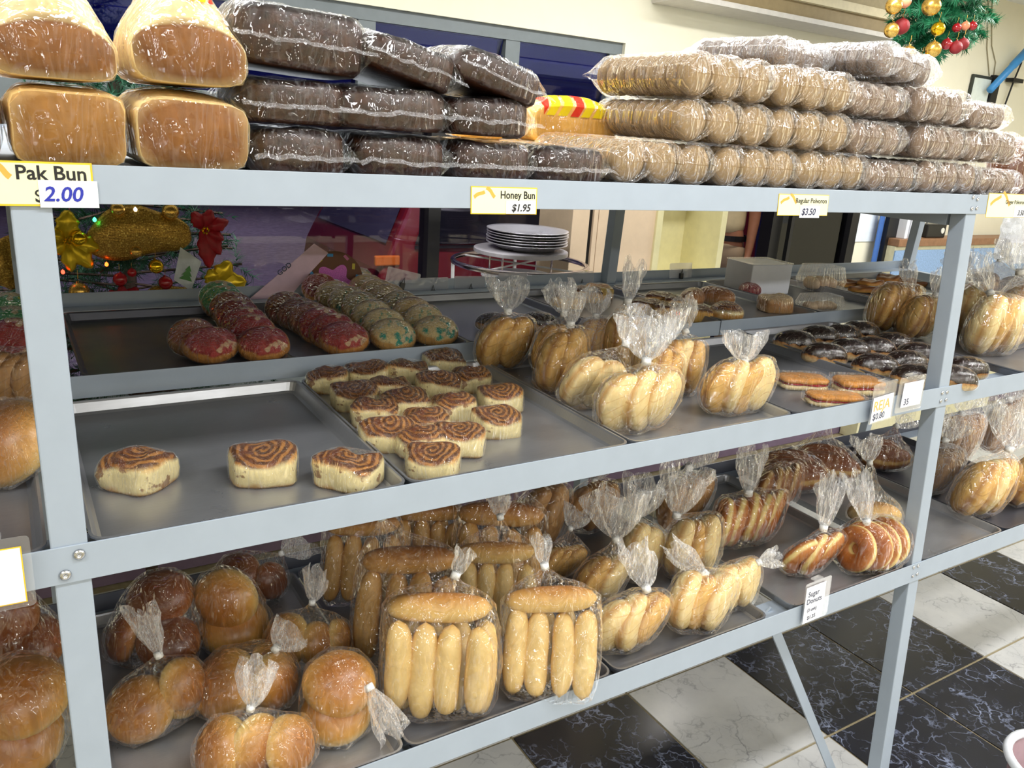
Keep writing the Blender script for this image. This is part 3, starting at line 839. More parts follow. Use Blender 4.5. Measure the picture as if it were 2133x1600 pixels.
def shells(n, mat, face=-28, gap=.036, lean=12, me=None, s=1.0, pn='shell_bun', seed=0):
    """n flat buns stood on edge one behind the other, seen three-quarter"""
    rn = random.Random(seed + n*7); out = []
    me = me or SHL
    for k in range(n):
        x = (k - (n-1)/2)*gap*.72; face_ = face*.72
        out.append((pn, me[(k + seed) % len(me)], mat if not isinstance(mat, list) else mat[k % len(mat)], (x, .012*k + rn.uniform(-.004, .004), rn.uniform(-.004, .004)), (rn.uniform(-8, 8), -90 + lean + rn.uniform(-6, 6), face_ + rn.uniform(-6, 6)), s*rn.uniform(.95, 1.05)))
    return out
def dogs(nv=4, top=1, seed=0, lean=14, mat=None, nr=0):
    rn = random.Random(seed*5 + 1); out = []
    for k in range(nv):
        x = (k - (nv - 1)/2)*.0435
        out.append(('hotdog_roll', DOG[(k + seed) % 3], mat or HOT, (x, rn.uniform(-.003, .004), .078 + rn.uniform(-.004, .004)), (rn.uniform(-6, 6), 90 + lean*.5 + rn.uniform(-5, 3), 90 + rn.uniform(-3, 3)), rn.uniform(.97, 1.05)))
        if nr: out.append(('hotdog_roll', DOG[(k + seed + 1) % 3], mat or HOT, (x + .01, .046, .078), (0, 90 + rn.uniform(-5, 5), 90), 1.0))
    if top:
        out.append(('hotdog_roll', DOG[seed % 3], mat or HOT, (-.004, .008, .178), (0, rn.uniform(-8, 2), rn.uniform(-5, 5)), 1.12))
    return out
def buns(spec, mat=None):
    return [('round_bun', BUN[k % 3], mat or GOLD, p, e, s) for k, (p, e, s) in enumerate(spec)]
def wrap(me, parent, scale=1.0, infl=.0022, mat=None, seed=0, amp=.0016, fins=False, M=None):
    """tight cling wrap round one piece"""
    pts = item_pts(me, M or Matrix.Identity(4), 2)
    hm = hull_mesh('wrapper', pts, None, None, infl, seed, amp, 60, -1, .02)
    return obj('wrapper', hm, mat or CLING, parent)

# ================================================================== TRAYS IN PLACE
YM0, YM1 = -.032, .548
tray('nearly empty silver tray holding three cinnamon rolls beside the near post', .004, .456, YM0, YM1, ZMT)
tray('silver tray filled with rows of wrapped cinnamon rolls', .462, .914, YM0, YM1, ZMT)
tray('silver tray under the left part of the bagged shell buns, right of the cinnamon rolls', .922, 1.374, YM0, YM1, ZMT)
tray('grey tray with flat jam pastries at its front corner', 1.382, 1.834, YM0, YM1, ZMT, STEEL2)
tray('dark tray of chocolate topped buns behind the far post', 1.862, 2.312, .05, .59, ZMT, STEEL2)
tray('tray under the bagged shell buns right of the far post', 2.33, 2.78, YM0, YM1, ZMT, STEEL2)
tray('tray under the wrapped bread at the left edge of the picture', -.505, -.046, YM0, YM1, ZMT, STEEL2)
YK0, YK1 = .612, 1.175
tray('dark mostly empty tray in front of the Christmas tree', .05, .462, YK0, YK1, ZKT, DARKPAN)
tray('tray of conchas with teal and red tops in front of the donut sign', .47, .915, YK0, YK1, ZKT, STEEL2)
tray('light empty tray in front of the round plate stand', .925, 1.375, YK0, YK1, ZKT)
tray('back tray with striped cake slices behind the bagged shell buns', 1.385, 1.80, YK0, YK1, ZKT, STEEL2)
tray('back tray holding swiss rolls and the white cake box', 1.815, 2.265, YK0, YK1, ZKT)
tray('back tray of flat brown pastries behind the chocolate buns', 2.28, 2.73, YK0, YK1, ZKT, STEEL2)
tray('back tray under the large hazy bag of brown bread', 2.75, 3.4, YK0, YK1, ZKT, STEEL2)
tray('back tray with green conchas at the left edge of the picture', -.5, -.06, YK0, YK1, ZKT, DARKPAN)
YB0, YB1 = yf(ZB) + .006, .575
tray('bottom tray of bagged round golden buns', .0, .449, YB0, YB1, ZBT)
tray('bottom tray of bagged long hot dog rolls', .456, .905, YB0, YB1, ZBT, STEEL2)
tray('bottom tray of bagged swirled shell buns', .915, 1.365, YB0, YB1, ZBT, STEEL2)
tray('bottom tray of bagged sugar donuts beside the far post', 1.45, 1.895, YB0, YB1, ZBT)
tray('pale empty bottom tray just right of the far post', 1.965, 2.38, YB0, YB1, ZBT)
tray('dark bottom tray of bagged buns at the right edge', 2.39, 2.84, YB0, YB1, ZBT, DARKPAN)
tray('bottom tray of bagged brown buns at the left edge', -.53, -.07, YB0, YB1, ZBT, DARKPAN)
FM, FK, FB = ZMT + .0022, ZKT + .0022, ZBT + .0022       # tray floors

# ================================================================== MIDDLE SHELF
_wc = {}
def wrapped(name, part, label, cat, me, mt, P, rz=0, rx=0, ry=0, s=1.0, group=None, film=None):
    t = thing(name, label, cat, P, (R(rx), R(ry), R(rz)), group, s)
    obj(part, me, mt, t)
    if me.name not in _wc:
        _wc[me.name] = hull_mesh('wrapper', item_pts(me, Matrix.Identity(4), 1), None, None, .0022, len(_wc), .0016, 60, -1, .018)
    obj('wrapper', _wc[me.name], film or CLING, t)
    return t
def at(u, v, z, dy=0):
    p = PZ(u, v, z); return Vector((p.x, p.y + dy, z))
G = 'cinnamon rolls on the middle shelf'
for u, v, rz, k, s, lb in ((268, 1030, -22, 0, 1.0, 'wrapped cinnamon roll standing next to the near post on the nearly empty tray'),
                        (533, 1018, 12, 1, 1.0, 'middle of the three cinnamon rolls on the nearly empty tray, corner facing front'),
                        (716, 1028, -24, 2, .97, 'right one of the three cinnamon rolls on the nearly empty tray, by the rim')):
    p = at(u, v, FM); p += Vector((math.sin(R(32)), math.cos(R(32)), 0))*.042
    wrapped('cinnamon_roll', 'cinnamon_bread', lb, 'cinnamon roll', CIN[k], CINN, p, rz - 25, 0, 0, s, G)
rows = [[(678, 808), (760, 797), (845, 790), (921, 768)], [(730, 846), (806, 830), (908, 822), (978, 806)],
        [(775, 880), (840, 862), (941, 868), (1040, 850)], [(800, 932), (882, 902), (1028, 902)], [(868, 946), (950, 942)], [(896, 990)]]
rn = random.Random(3)
rname = ['back', 'second', 'third', 'fourth', 'fifth', 'front']
for j, rw in enumerate(rows):
    for i, (u, v) in enumerate(rw):
        p = at(u, v + 12, FM); p += Vector((math.sin(R(32)), math.cos(R(32)), 0))*.035
        where = 'alone' if len(rw) == 1 else ('leftmost' if i == 0 else 'rightmost' if i == len(rw) - 1 else ORD[i] + ' from the left')
        lb = ('frontmost cinnamon roll of the full tray, at the tray rim' if len(rw) == 1 else
              '%s cinnamon roll of the full tray, %s in the %s row' % ('dark' if j < 2 else 'wrapped', where, rname[j]))
        wrapped('cinnamon_roll', 'cinnamon_bread', lb, 'cinnamon roll', CIN[(i + j) % 4], CINND if j < 1 or (j == 1 and i < 2) else CINN, p, rn.uniform(-35, 0), rn.uniform(-3, 5), rn.uniform(-4, 4), .88 + .02*rn.random(), G)

SB = 'bags of shell buns on the middle shelf'
def sb(label, u, v, w, n, mat, tie, ruf, yaw=0, lean=12, face=-28, s=1.0, z=None, group=SB, seed=0, film=None, gap=.036, name='shell_bun_bag', cat='bag'):
    return bag(name, label, cat, u, v, FM if z is None else z, w, shells(n, mat, face, gap, lean, None, s, 'shell_bun', seed), tie, ruf, group, film, yaw)
# front pair
sb('bag of pale shell buns at the front rail with a bright white gathered neck', 1330, 915, 185, 3, SHELL, (0, .0, .135), ((-.02, .05, 1), .085, .12), 0, 8, -60, 1, seed=1, gap=.05)
sb('front bag of shell buns with a folded crumpled neck, left of the jam pastries', 1543, 880, 172, 4, [SHELLG, SHELL], (.0, .01, .12), ((-.1, .1, .8), .06, .11), 0, 10, -55, 1, seed=2, gap=.04)
sb('bag of two rounded buns wedged left of the bright white necked bag', 1238, 893, 150, 2, SHELL, (.06, .04, .13), ((.2, .4, 1), .05, .06), 0, 30, -70, 1, seed=3, gap=.055)
sb('bag of golden shell buns standing upright behind the two front bags', 1420, 838, 112, 3, [SHELLG, SHELL, SHELLG], (.0, .02, .15), ((-.3, .2, .7), .07, .11), 0, 4, -38, 1.1, seed=4, gap=.034)
sb('bag of golden buns between the bright white necked bag and the upright one', 1378, 858, 95, 2, SHELLG, (-.02, .02, .125), ((.2, .1, 1), .05, .07), 0, 10, -20, 1, seed=5)
sb('bag of buns with a shiny twisted neck beside the cinnamon roll tray', 1168, 842, 112, 2, SHELLG, (.01, .02, .135), ((.05, .1, 1), .07, .065), 0, 4, -30, 1.05, seed=6, gap=.042)
sb('leftmost bag of shell buns, its neck fanned wide and tied with printed tape', 1048, 784, 122, 2, SHELLG, (.0, .0, .125), ((-.1, 0, 1), .065, .095), 0, 22, -40, 1.0, seed=7, gap=.05)
sb('second bag of shell buns from the left with a tall fanned neck', 1143, 790, 78, 2, SHELLG, (.02, .02, .145), ((-.2, .1, 1), .075, .085), 0, 0, -20, 1.05, seed=8)
sb('bag of buns with a leaf shaped upright neck behind the shell bun group', 1300, 790, 98, 2, SHELLG, (.0, .02, .15), ((.1, .05, 1), .08, .05), 0, 0, -30, 1.05, seed=9)
sb('bag of buns with a drooping hazy neck behind the shiny twisted one', 1232, 780, 88, 2, SHELLG, (.0, .02, .13), ((-.05, -.1, 1), .06, .08), 0, 0, -30, 1.05, seed=10, film=FILMW)

# jam pastries
def pastry(label, u, v, z, W, D, H, rz, jam=(150, 28, 36), crust=(204, 138, 60)):
    p = at(u, v, z)
    t = thing('jam_pastry', label, 'pastry', p, (0, 0, R(rz)), 'flat pastries at the front of the middle shelf')
    cr = plain('pastry_crust', crust, .35, 0, .25, 40, .3); pl = plain('pastry_crumb', (236, 212, 156), .7, 0, .12, 60, .3); jm = plain('pastry_jam', jam, .2, 0, .2, 30)
    def slab(z0, z1, ins, amp, sd):
        b = MB(); n = 22
        prof = [(0, z0), (.9, z0), (1, z0 + (z1 - z0)*.3), (1, z0 + (z1 - z0)*.7), (.93, z1), (.6, z1 + .002), (0, z1 + .003)]
        def fn(a, c):
            th = 2*math.pi*a; cc, ss = math.cos(th), math.sin(th); k = 1/((abs(cc)**6 + abs(ss)**6)**(1/6)); r, zz = prof[int(round(c*6))]
            q = Vector((W/2*k*cc*r*ins, D/2*k*ss*r*ins, zz)); nn = noise.noise(q*45 + Vector((sd, 0, u)))
            return q + Vector((nn*amp, nn*amp, nn*amp*.4 if c > .1 else 0))
        b.grid(fn, n, 7, cu=True); return b.mesh('slab', True)
    obj('pastry_base', slab(0, H*.45, 1, .003, 1), pl, t); obj('jam_filling', slab(H*.43, H*.6, .985, .004, 2), jm, t); obj('pastry_top', slab(H*.58, H, 1, .004, 3), cr, t)
    me = bpy.data.meshes.new('x')
    pts = [Vector((sx*W*.52, sy*D*.52, zz)) for sx in (-1, 1) for sy in (-1, 1) for zz in (.001, H + .004)]
    obj('wrapper', hull_mesh('wrapper', pts, None, None, .001, int(u), .002, 60, .0008, .016), CLING, t)
pastry('flat jam pastry with a shiny brown crust right of the folded-neck bag', 1668, 806, FM, .125, .07, .028, -25)
pastry('yellow jam pastry with a pinched open top', 1785, 816, FM, .12, .075, .034, -25, (150, 40, 40), (226, 180, 92))
pastry('front jam pastry lying against the rail by the price cards', 1735, 842, FM, .13, .06, .026, -28)

# chocolate buns
ch = [(1661, 712), (1711, 701), (1760, 697), (1797, 690), (1724, 740), (1775, 730), (1827, 726), (1865, 716), (1831, 764), (1895, 757), (1922, 739), (1917, 788), (1993, 790), (2021, 770)]
rn = random.Random(11)
chl = ['left corner of the back row', 'second in the back row', 'third in the back row', 'last in the back row beside the sliced loaf bag', 'left end of the middle row', 'second in the middle row', 'third in the middle row', 'fourth in the middle row', 'left end of the front row, big and shiny',
       'second in the front row by the post', 'partly behind the post in the middle row', 'low behind the post at the front', 'just right of the post at the front', 'rightmost one, glossy and alone']
for k, (u, v) in enumerate(ch):
    p = at(u, v + 8, FM + .023); p += Vector((math.sin(R(32)), math.cos(R(32)), 0))*.025
    wrapped('chocolate_bun', 'chocolate_bread', 'chocolate topped bun, ' + chl[k], 'bun', CHB[k % 2], CHOC, p, -32 + rn.uniform(-14, 10), 0, 0, 1.18, 'chocolate buns', CLINGD)
# bags by the far post
G2 = 'bags of shell buns beside the far post'
sb('bag of sliced looking shell buns behind the chocolate buns, left of the far post', 1870, 700, 120, 4, SHELLG, (.03, .0, .12), ((-.35, 0, 1), .08, .05), 0, 14, -25, 1.1, seed=12, group=G2, gap=.04)
sb('small bag of brown striped buns partly hidden by the far post', 1925, 715, 95, 3, [SHELLG, SHELLD, SHELL], (.02, .0, .12), ((.1, 0, 1), .06, .05), 0, 10, -20, 1.0, seed=13, group=G2)
sb('large shiny bag of pale shell buns right of the far post', 2085, 752, 140, 3, [SHELL, SHELLG], (-.03, .02, .14), ((-.5, .1, .7), .09, .07), 0, 6, -50, 1.15, seed=14, group=G2, gap=.045)
sb('bag of shell buns cut by the right picture edge on the middle shelf', 2135, 735, 110, 2, SHELLG, (-.01, .02, .15), ((-.1, 0, 1), .06, .11), 0, 4, -40, 1.1, seed=15, group=G2, film=FILMW)
sb('bag with a clear ring shaped neck just right of the far post', 2020, 705, 80, 2, SHELL, (-.03, .0, .13), ((-.3, .2, .9), .07, .08), 0, 4, -30, 1.0, seed=16, group=G2)
# left bay, middle shelf
bag('bread_bag', 'glossy bagged golden loaf at the left edge of the middle shelf', 'bag', -12, 1022, FM, 190, [('round_bun', BUN[0], GOLD, (0, 0, 0), (52, 0, -20), (1.5, 1.5, 1.3))], None, None, None, CLING)
sb('bag of tan buns behind the glossy loaf at the left edge', 10, 868, 130, 3, SHELLD, (-.03, 0, .13), ((-.2, 0, 1), .06, .06), 0, 20, -30, 1.0, seed=17, group=None)

# ================================================================== BACK OF THE MIDDLE SHELF
def concha(label, u, v, mt, k, lean, rz, s=1.0, lift=.031):
    s *= 1.14; lean += 16
    p = at(u, v, FK + .002)
    # leans back on the one behind it
    f = Vector((math.sin(R(32)), math.cos(R(32)), 0))
    p = p + f*.02; p.z = FK + lift*s
    return wrapped('concha', 'concha_bread', label, 'concha', CNC[k % 3], mt, p, rz, lean, 0, s, 'wrapped conchas')
cols = [('left tray column', [(454, 648, CON_G), (461, 658, CON_G), (478, 672, CON_B), (492, 692, CON_R), (506, 710, CON_R), (520, 728, CON_R), (545, 754, CON_R)]),
        ('red column of the right tray', [(592, 672, CON_B), (618, 684, CON_B), (642, 696, CON_B), (664, 710, CON_R), (688, 722, CON_R), (712, 740, CON_R)]),
        ('middle column of the right tray', [(664, 626, CON_R), (694, 642, CON_C), (722, 656, CON_T), (750, 670, CON_T), (772, 688, CON_T), (796, 708, CON_T), (815, 732, CON_T)]),
        ('right column of the right tray', [(742, 612, CON_T), (760, 626, CON_C), (784, 638, CON_C), (806, 650, CON_C), (830, 664, CON_T), (856, 680, CON_C), (880, 700, CON_T), (905, 722, CON_T)])]
rn = random.Random(5)
cname = {id(CON_G): 'green', id(CON_B): 'brown', id(CON_R): 'red', id(CON_T): 'teal striped', id(CON_C): 'cream'}
for cn, lst in cols:
    for k, (u, v, mt) in enumerate(lst):
        pos = 'front' if k == len(lst) - 1 else 'rearmost' if k == 0 else ORD[len(lst) - 1 - k] + ' from the front'
        concha('%s wrapped concha, %s in the %s' % (cname[id(mt)], pos, cn), u, v, mt, k, (2 if k == len(lst) - 1 else 24) + rn.uniform(-4, 4), -24 + rn.uniform(-8, 8), .98 + (.04 if k == len(lst)-1 else 0))
concha('brown wrapped concha left of the red ones on the dark tray, rear of the pair', 398, 738, CON_B, 1, 20, 8, .98)
concha('red and cream wrapped concha at the front left of the dark tray', 432, 756, CON_R, 2, 4, -10, 1.02)
for k, (u, v, mt) in enumerate(((5, 690, CON_G), (14, 722, CON_G), (22, 752, CON_R))):
    concha('%s concha at the left picture edge, %s of three behind the post' % (cname[id(mt)], ['rear', 'middle', 'front'][k]), u, v, mt, k, 36, -20, 1.05)
# chocolate cakes and slices behind the shell bun bags
for k, (u, v, lb) in enumerate(((1030, 676, 'chocolate iced bun behind the leftmost shell bun bag'), (1122, 674, 'chocolate iced bun behind the second shell bun bag'))):
    wrapped('iced_bun', 'chocolate_bread', lb, 'bun', CHB[k], CHOC, at(u, v, FK + .018), -30, 0, 0, 1.0, 'chocolate iced buns on the back tray')
SLI = cushion('cake_slice_bread', .05, .028, .04, 20, .003, 7, 6.0)
CAKE = m_bread('cake_slice', [(0, (222, 178, 84)), (.7, (214, 160, 70)), (.84, (96, 50, 26)), (1, (84, 42, 22))], 0, .044, 90, .5, .2, .3)
YEL = m_bread('yellow_cake', [(0, (176, 110, 46)), (.3, (222, 170, 70)), (.8, (240, 206, 104)), (1, (214, 140, 60))], 0, .044, 90, .5, .2, .3)
SWI = m_swirl('swiss_roll_crumb', .1)
sl = [(1180, 640, -28, CAKE, 'brown topped cake slice behind the tall necked shell bun bag'), (1222, 628, -28, CAKE, 'cake slice left of the bright yellow cake'),
      (1244, 622, -20, YEL, 'bright yellow cake slice beside the slanting rear post'),
      (1345, 655, -30, CAKE, 'striped cake slice, first of the row behind the bag necks'), (1392, 664, -30, CAKE, 'striped cake slice, second of the row behind the bag necks'), (1446, 668, -30, CAKE, 'striped cake slice at the front end of the row'), (1372, 640, -30, CAKE, 'striped cake slice at the back of the row'),
      (1412, 648, -30, CAKE, 'dark striped cake slice in the middle of the back row')]
for u, v, rz, mt, lb in sl:
    wrapped('cake_slice', 'cake_slice_bread', lb, 'cake', SLI, mt, at(u, v, FK), rz, 0, 0, 1.05, 'cake slices on the back tray')
SWR = roll('swiss_roll_bread', .07, .038, 4)
ROLLC = m_bread('swiss_roll', [(0, (206, 164, 100)), (.5, (176, 118, 62)), (1, (130, 76, 38))], -.03, .036, 60, .35, .2, .3)
for u, v, rz, s, lb in ((1442, 622, 35, 1, 'swiss roll slice with its pale cut end on the back tray'), (1492, 618, -62, .95, 'swiss roll lying across beside the pale cut one')):
    wrapped('swiss_roll', 'swiss_roll_bread', lb, 'cake', SWR, ROLLC, at(u, v, FK + .038), rz, 0, 0, (s), 'swiss rolls on the back tray')
wrapped('sweet_bun', 'round_bun', 'striped brown sweet bun at the front of the back tray', 'bun', BUN[1], m_swirl('striped_bun', .3), at(1522, 655, FK + .024, .02), -30, 0, 0, 1.0)
wrapped('cream_puff', 'cinnamon_bread', 'square cream pastry with a pinched wrapper in front of the clear cake boxes', 'pastry', CIN[1], m_bread('cream_puff', [(0, (196, 150, 92)), (.6, (176, 120, 64)), (1, (226, 196, 150))], 0, .05, 60), at(1626, 652, FK, .03), -20, 0, 0, 1.05)
wrapped('red_cake', 'round_bun', 'small red cake beside the white cake box', 'cake', BUN[2], plain('red_velvet', (140, 32, 38), .5, 0, .25, 60, .4), at(1562, 604, FK + .02), 0, 0, 0, .8)
# flat brown pastries further along
FLAT = cushion('flat_pastry_bread', .06, .042, .016, 18, .004, 3, 3.0)
FLM = m_bread('flat_pastry', [(0, (226, 176, 96)), (.5, (200, 136, 64)), (1, (130, 78, 40))], 0, .02, 50, .4, .35, .4)
for k, (u, v, rz) in enumerate(((1772, 596, -20), (1800, 608, -35), (1836, 612, -20), (1812, 594, 10), (1858, 600, -40), (1878, 590, -10), (1848, 584, 20), (1906, 594, -30))):
    p = at(u, v, FK + .017*(k in (3, 6)))
    t = tag(obj('flat_pastry', FLAT, FLM, None, p, (R(random.uniform(-4, 4)), R(random.uniform(-4, 4)), R(rz))),
            'flat brown pastry behind the chocolate buns, ' + ['leftmost of the pile', 'second from the left, near the tray front', 'pale topped one at the front of the pile', 'lying on top at the back left', 'just left of the bag neck', 'behind the bag neck', 'lying on top at the back middle', 'next to the far post'][k], 'pastry', 'flat pastries on the back tray')

# ================================================================== BOTTOM SHELF
GB = 'bags of round golden buns on the bottom shelf'
def rb(label, u, v, w, spec, tie, ruf, yaw=0, mat=None, film=None, z=None, group=GB, tiep=True):
    return bag('round_bun_bag', label, 'bag', u, v, FB if z is None else z, w, buns(spec, mat), tie, ruf, group, film, yaw, tiep=tiep)
DARKB = m_bread('bun_brown_shaded', [(0, (190, 146, 88)), (.25, (176, 116, 58)), (.55, (140, 78, 34)), (1, (108, 58, 26))], -.022, .036, 50, .32, .12, .12, .5)  # shade of the back rows put into the crust colour; also brown buns
b2 = [((-.028, 0, .05), (25, -35, 0), 1.15), ((.045, .03, .075), (30, 60, 0), .92)]
rb('front left bag of round buns beside the near post with an upright tied neck', 302, 1560, 190, [((-.018, 0, .05), (52, -22, 10), 1.2), ((.05, .04, .085), (20, 70, 0), .95), ((.02, .06, .04), (0, 30, 0), 1.0)], (.01, .03, .165), ((-.35, .1, 1), .095, .09))
rb('front bag of round buns at the very bottom, three buns side by side', 515, 1650, 245, [((-.062, 0, .05), (35, -50, 0), 1.12), ((.0, .01, .055), (30, 88, 0), 1.1), ((.062, .02, .05), (20, 70, 0), 1.08)], (-.015, .03, .135), ((.1, .25, 1), .09, .10))
rb('bag with one big brown bun and a pale one behind the very bottom bag', 495, 1515, 215, [((-.045, 0, .05), (40, -40, 0), 1.25), ((.045, .01, .06), (20, 78, 0), 1.0), ((.02, .06, .05), (0, 60, 0), .9)], (.045, .02, .135), ((.5, .1, .6), .05, .09))
rb('bag of two stacked pale golden buns with its neck pulled down to the right', 690, 1555, 150, [((0, 0, .038), (12, 0, 0), 1.15), ((.004, .012, .098), (30, 8, 0), 1.18)], (.062, -.01, .105), ((.45, -.35, -.55), .09, .085))
rb('bag of buns in the middle of the round bun tray with a tall twisted neck', 630, 1405, 178, [((-.045, 0, .055), (40, -58, 0), 1.25), ((.03, .0, .05), (25, 72, 0), 1.05), ((.075, .03, .05), (0, 80, 0), .9)], (.015, .01, .175), ((.12, .1, 1), .085, .075))
rb('bag of buns showing one pale cut underside, middle of the round bun tray', 468, 1368, 150, [((0, .0, .042), (15, 0, 0), 1.2), ((-.012, -.004, .105), (75, 18, -10), 1.1)], None, None)
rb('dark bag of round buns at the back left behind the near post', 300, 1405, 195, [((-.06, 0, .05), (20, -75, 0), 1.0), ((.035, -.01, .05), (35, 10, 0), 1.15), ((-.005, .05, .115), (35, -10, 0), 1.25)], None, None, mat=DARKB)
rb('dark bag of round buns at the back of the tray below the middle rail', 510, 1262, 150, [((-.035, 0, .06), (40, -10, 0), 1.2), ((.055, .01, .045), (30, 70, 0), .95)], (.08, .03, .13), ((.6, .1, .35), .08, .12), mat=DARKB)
GH = 'bags of hot dog rolls on the bottom shelf'
def hb(label, u, v, w, n, top, tie, ruf, yaw=0, tilt=-24, seed=0, mat=None, nr=0, lean=14):
    return bag('hotdog_roll_bag', label, 'bag', u, v, FB, w, dogs(n, top, seed, lean, mat, nr), tie, ruf, GH, None, yaw, tilt)
HOTD = m_bread('hotdog_roll_shaded', [(0, (204, 160, 94)), (.4, (190, 138, 72)), (.8, (160, 104, 50)), (1, (140, 84, 38))], -.02, .022, 70, .45, .18, .2)  # darker copy of the roll crust with the back rows' shade in it
hb('front left bag of long hot dog rolls, one roll lying across four upright ones', 905, 1525, 245, 4, 1, (.02, .10, .235), ((.3, .2, 1), .045, .04), 0, -24, 0, None, 1, -26)
hb('front right bag of long hot dog rolls with a tied upright neck', 1140, 1478, 208, 4, 1, (-.02, .1, .24), ((-.25, .1, 1), .06, .04), 0, -22, 1, None, 1, 16)
hb('second row bag of hot dog rolls behind the front left one', 832, 1392, 210, 4, 1, (-.06, .1, .235), ((-.4, .1, .8), .05, .05), 0, -20, 2, HOTD)
hb('second row bag of hot dog rolls behind the front right one', 1025, 1330, 175, 4, 1, (.0, .1, .24), ((-.2, 0, 1), .06, .06), 0, -20, 3)
hb('third row bag of shaded hot dog rolls left of the gathered bag necks', 1032, 1268, 190, 4, 1, (.03, .09, .24), ((.2, .1, 1), .05, .09), 0, -18, 4, HOTD)
hb('back row bag of dark hot dog rolls, right one', 890, 1228, 160, 4, 1, None, None, 0, -14, 5, HOTD, 1)
hb('back row bag of dark hot dog rolls, left one', 745, 1268, 170, 4, 1, (.06, .06, .23), ((.5, 0, .6), .05, .07), 0, -18, 6, HOTD)
GS = 'bags of shell buns on the bottom shelf'
def sbb(*a, **k): return sb(*a, z=FB, group=GS, **k)
sbb('front left bag of three shell buns on the bottom shelf', 1312, 1382, 172, 3, [SHELL, SHELL, SHELLG], (.02, .02, .125), ((-.35, .1, .9), .085, .075), 0, 12, -58, 1.0, seed=1, gap=.044)
sbb('front middle bag of shell buns with a neck folded to the left', 1462, 1342, 158, 3, [SHELL, SHELLG], (-.0, .02, .115), ((-.75, .1, .55), .08, .06), 0, 10, -56, 1.0, seed=2, gap=.042)
sbb('front right bag of shell buns on the bottom shelf beside the empty corner', 1540, 1308, 128, 3, [SHELL], (.05, .02, .125), ((.8, .1, .3), .05, .06), 0, 6, -60, 1.05, seed=3, gap=.04)
sbb('bag of shell buns with the widest fanned neck of the bottom shelf', 1252, 1285, 120, 2, [SHELLG, SHELL], (.02, .02, .15), ((-.05, .1, 1), .10, .15), 0, 20, -45, 1.05, seed=4, gap=.05)
sbb('bag of shell buns tied with dark tape behind the widest fanned neck', 1335, 1228, 105, 2, SHELL, (-.02, .02, .135), ((.15, .1, 1), .085, .11), 0, 4, -40, 1.05, seed=5)
sbb('bag of shell buns tied with printed white tape in the middle of the tray', 1445, 1222, 130, 3, [SHELL, SHELLG], (-.04, .02, .12), ((.15, .1, 1), .095, .10), 0, 6, -40, 1.0, seed=6)
sbb('bag of tan shell buns squeezed beside the hot dog roll bags', 1172, 1262, 110, 3, SHELLG, (.02, .04, .15), ((.3, 0, .9), .06, .1), 0, 24, -45, 1.0, seed=7)
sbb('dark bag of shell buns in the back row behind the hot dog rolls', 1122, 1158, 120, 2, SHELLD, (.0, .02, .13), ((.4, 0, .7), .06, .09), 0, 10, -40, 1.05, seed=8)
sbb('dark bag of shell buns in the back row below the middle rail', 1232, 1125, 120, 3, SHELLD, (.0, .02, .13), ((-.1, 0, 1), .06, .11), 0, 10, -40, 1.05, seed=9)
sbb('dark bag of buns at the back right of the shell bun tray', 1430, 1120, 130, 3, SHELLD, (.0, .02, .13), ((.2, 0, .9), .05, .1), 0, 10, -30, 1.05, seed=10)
GD = 'bags of donuts on the bottom shelf'
def db(label, u, v, w, n, face, lean, tie, ruf, seed=0, mat=None, film=None):
    return bag('donut_bag', label, 'bag', u, v, FB, w, shells(n, mat or DONUT, face, .037, lean, DNT, 1.0, 'donut', seed), tie, ruf, GD, film)
DONUTD = m_bread('donut_brown_shaded', [(0, (130, 80, 38)), (.3, (140, 86, 40)), (.45, (196, 156, 92)), (.6, (196, 156, 92)), (.72, (140, 84, 38)), (1, (120, 66, 28))], -.016, .016, 70, .5, .2, .2)  # darker donut crust, shade of the back rows coloured in; also brown bread
db('front left bag of sugar donuts above the price card, neck standing tall', 1697, 1218, 140, 3, -66, 20, (.01, .02, .105), ((.02, .1, 1), .105, .055), 1)
db('front right bag of sugar donuts touching the far post', 1828, 1212, 145, 4, 46, 12, (-.02, .02, .105), ((-.4, .1, 1), .10, .06), 2)
db('second row bag of donuts in a slanting line with a knotted neck', 1575, 1168, 178, 5, -22, 12, (-.01, .02, .11), ((-.05, .1, 1), .085, .06), 3)
db('dark bag of donuts in the back row of the donut tray', 1622, 1082, 130, 4, -30, 12, None, None, 4, DONUTD)
GE = 'bags of ridged bread on the bottom shelf'
RIDM = m_bread('ridged_bread_crust', [(0, (206, 160, 92)), (.4, (236, 206, 140)), (.75, (226, 184, 112)), (1, (196, 140, 72))], -.03, .034, 60, .5, .2, .3)
def eb(label, u, v, w, n, tie, ruf, mat, seed=0, rz=0):
    its = [('ridged_bread', RID, mat, (0, .05*k, .0), (12*k, 0, rz + 14*k), 1.0) for k in range(n)]
    return bag('ridged_bread_bag', label, 'bag', u, v, FB, w, its, tie, ruf, GE)
eb('bag of pale ridged bread left of the far post with a long cone of film', 1826, 1100, 112, 1, (-.03, .03, .17), ((-.3, .1, 1), .075, .08), RIDM)
eb('dark bag of ridged bread at the back, left one below the price cards', 1655, 1030, 150, 2, None, None, DONUTD, 1, 5)
eb('dark bag of ridged bread at the back with a peaked film', 1730, 1005, 130, 2, (-.02, .02, .14), ((-.2, 0, 1), .02, .02), DONUTD, 2, -10)
eb('dark bag of ridged bread at the back beside the far post', 1850, 985, 110, 2, (.02, .02, .12), ((.5, 0, .5), .05, .08), DONUTD, 3, 12)
GR = 'bags at the right end of the bottom shelf'
sb('front bag of pale wavy buns at the right end of the bottom shelf', 2065, 1098, 150, 3, [SHELLG, SHELL], (.03, .02, .15), ((.1, .1, 1), .10, .15), 0, 14, -40, 1.1, z=FB, group=GR, seed=20, gap=.042)
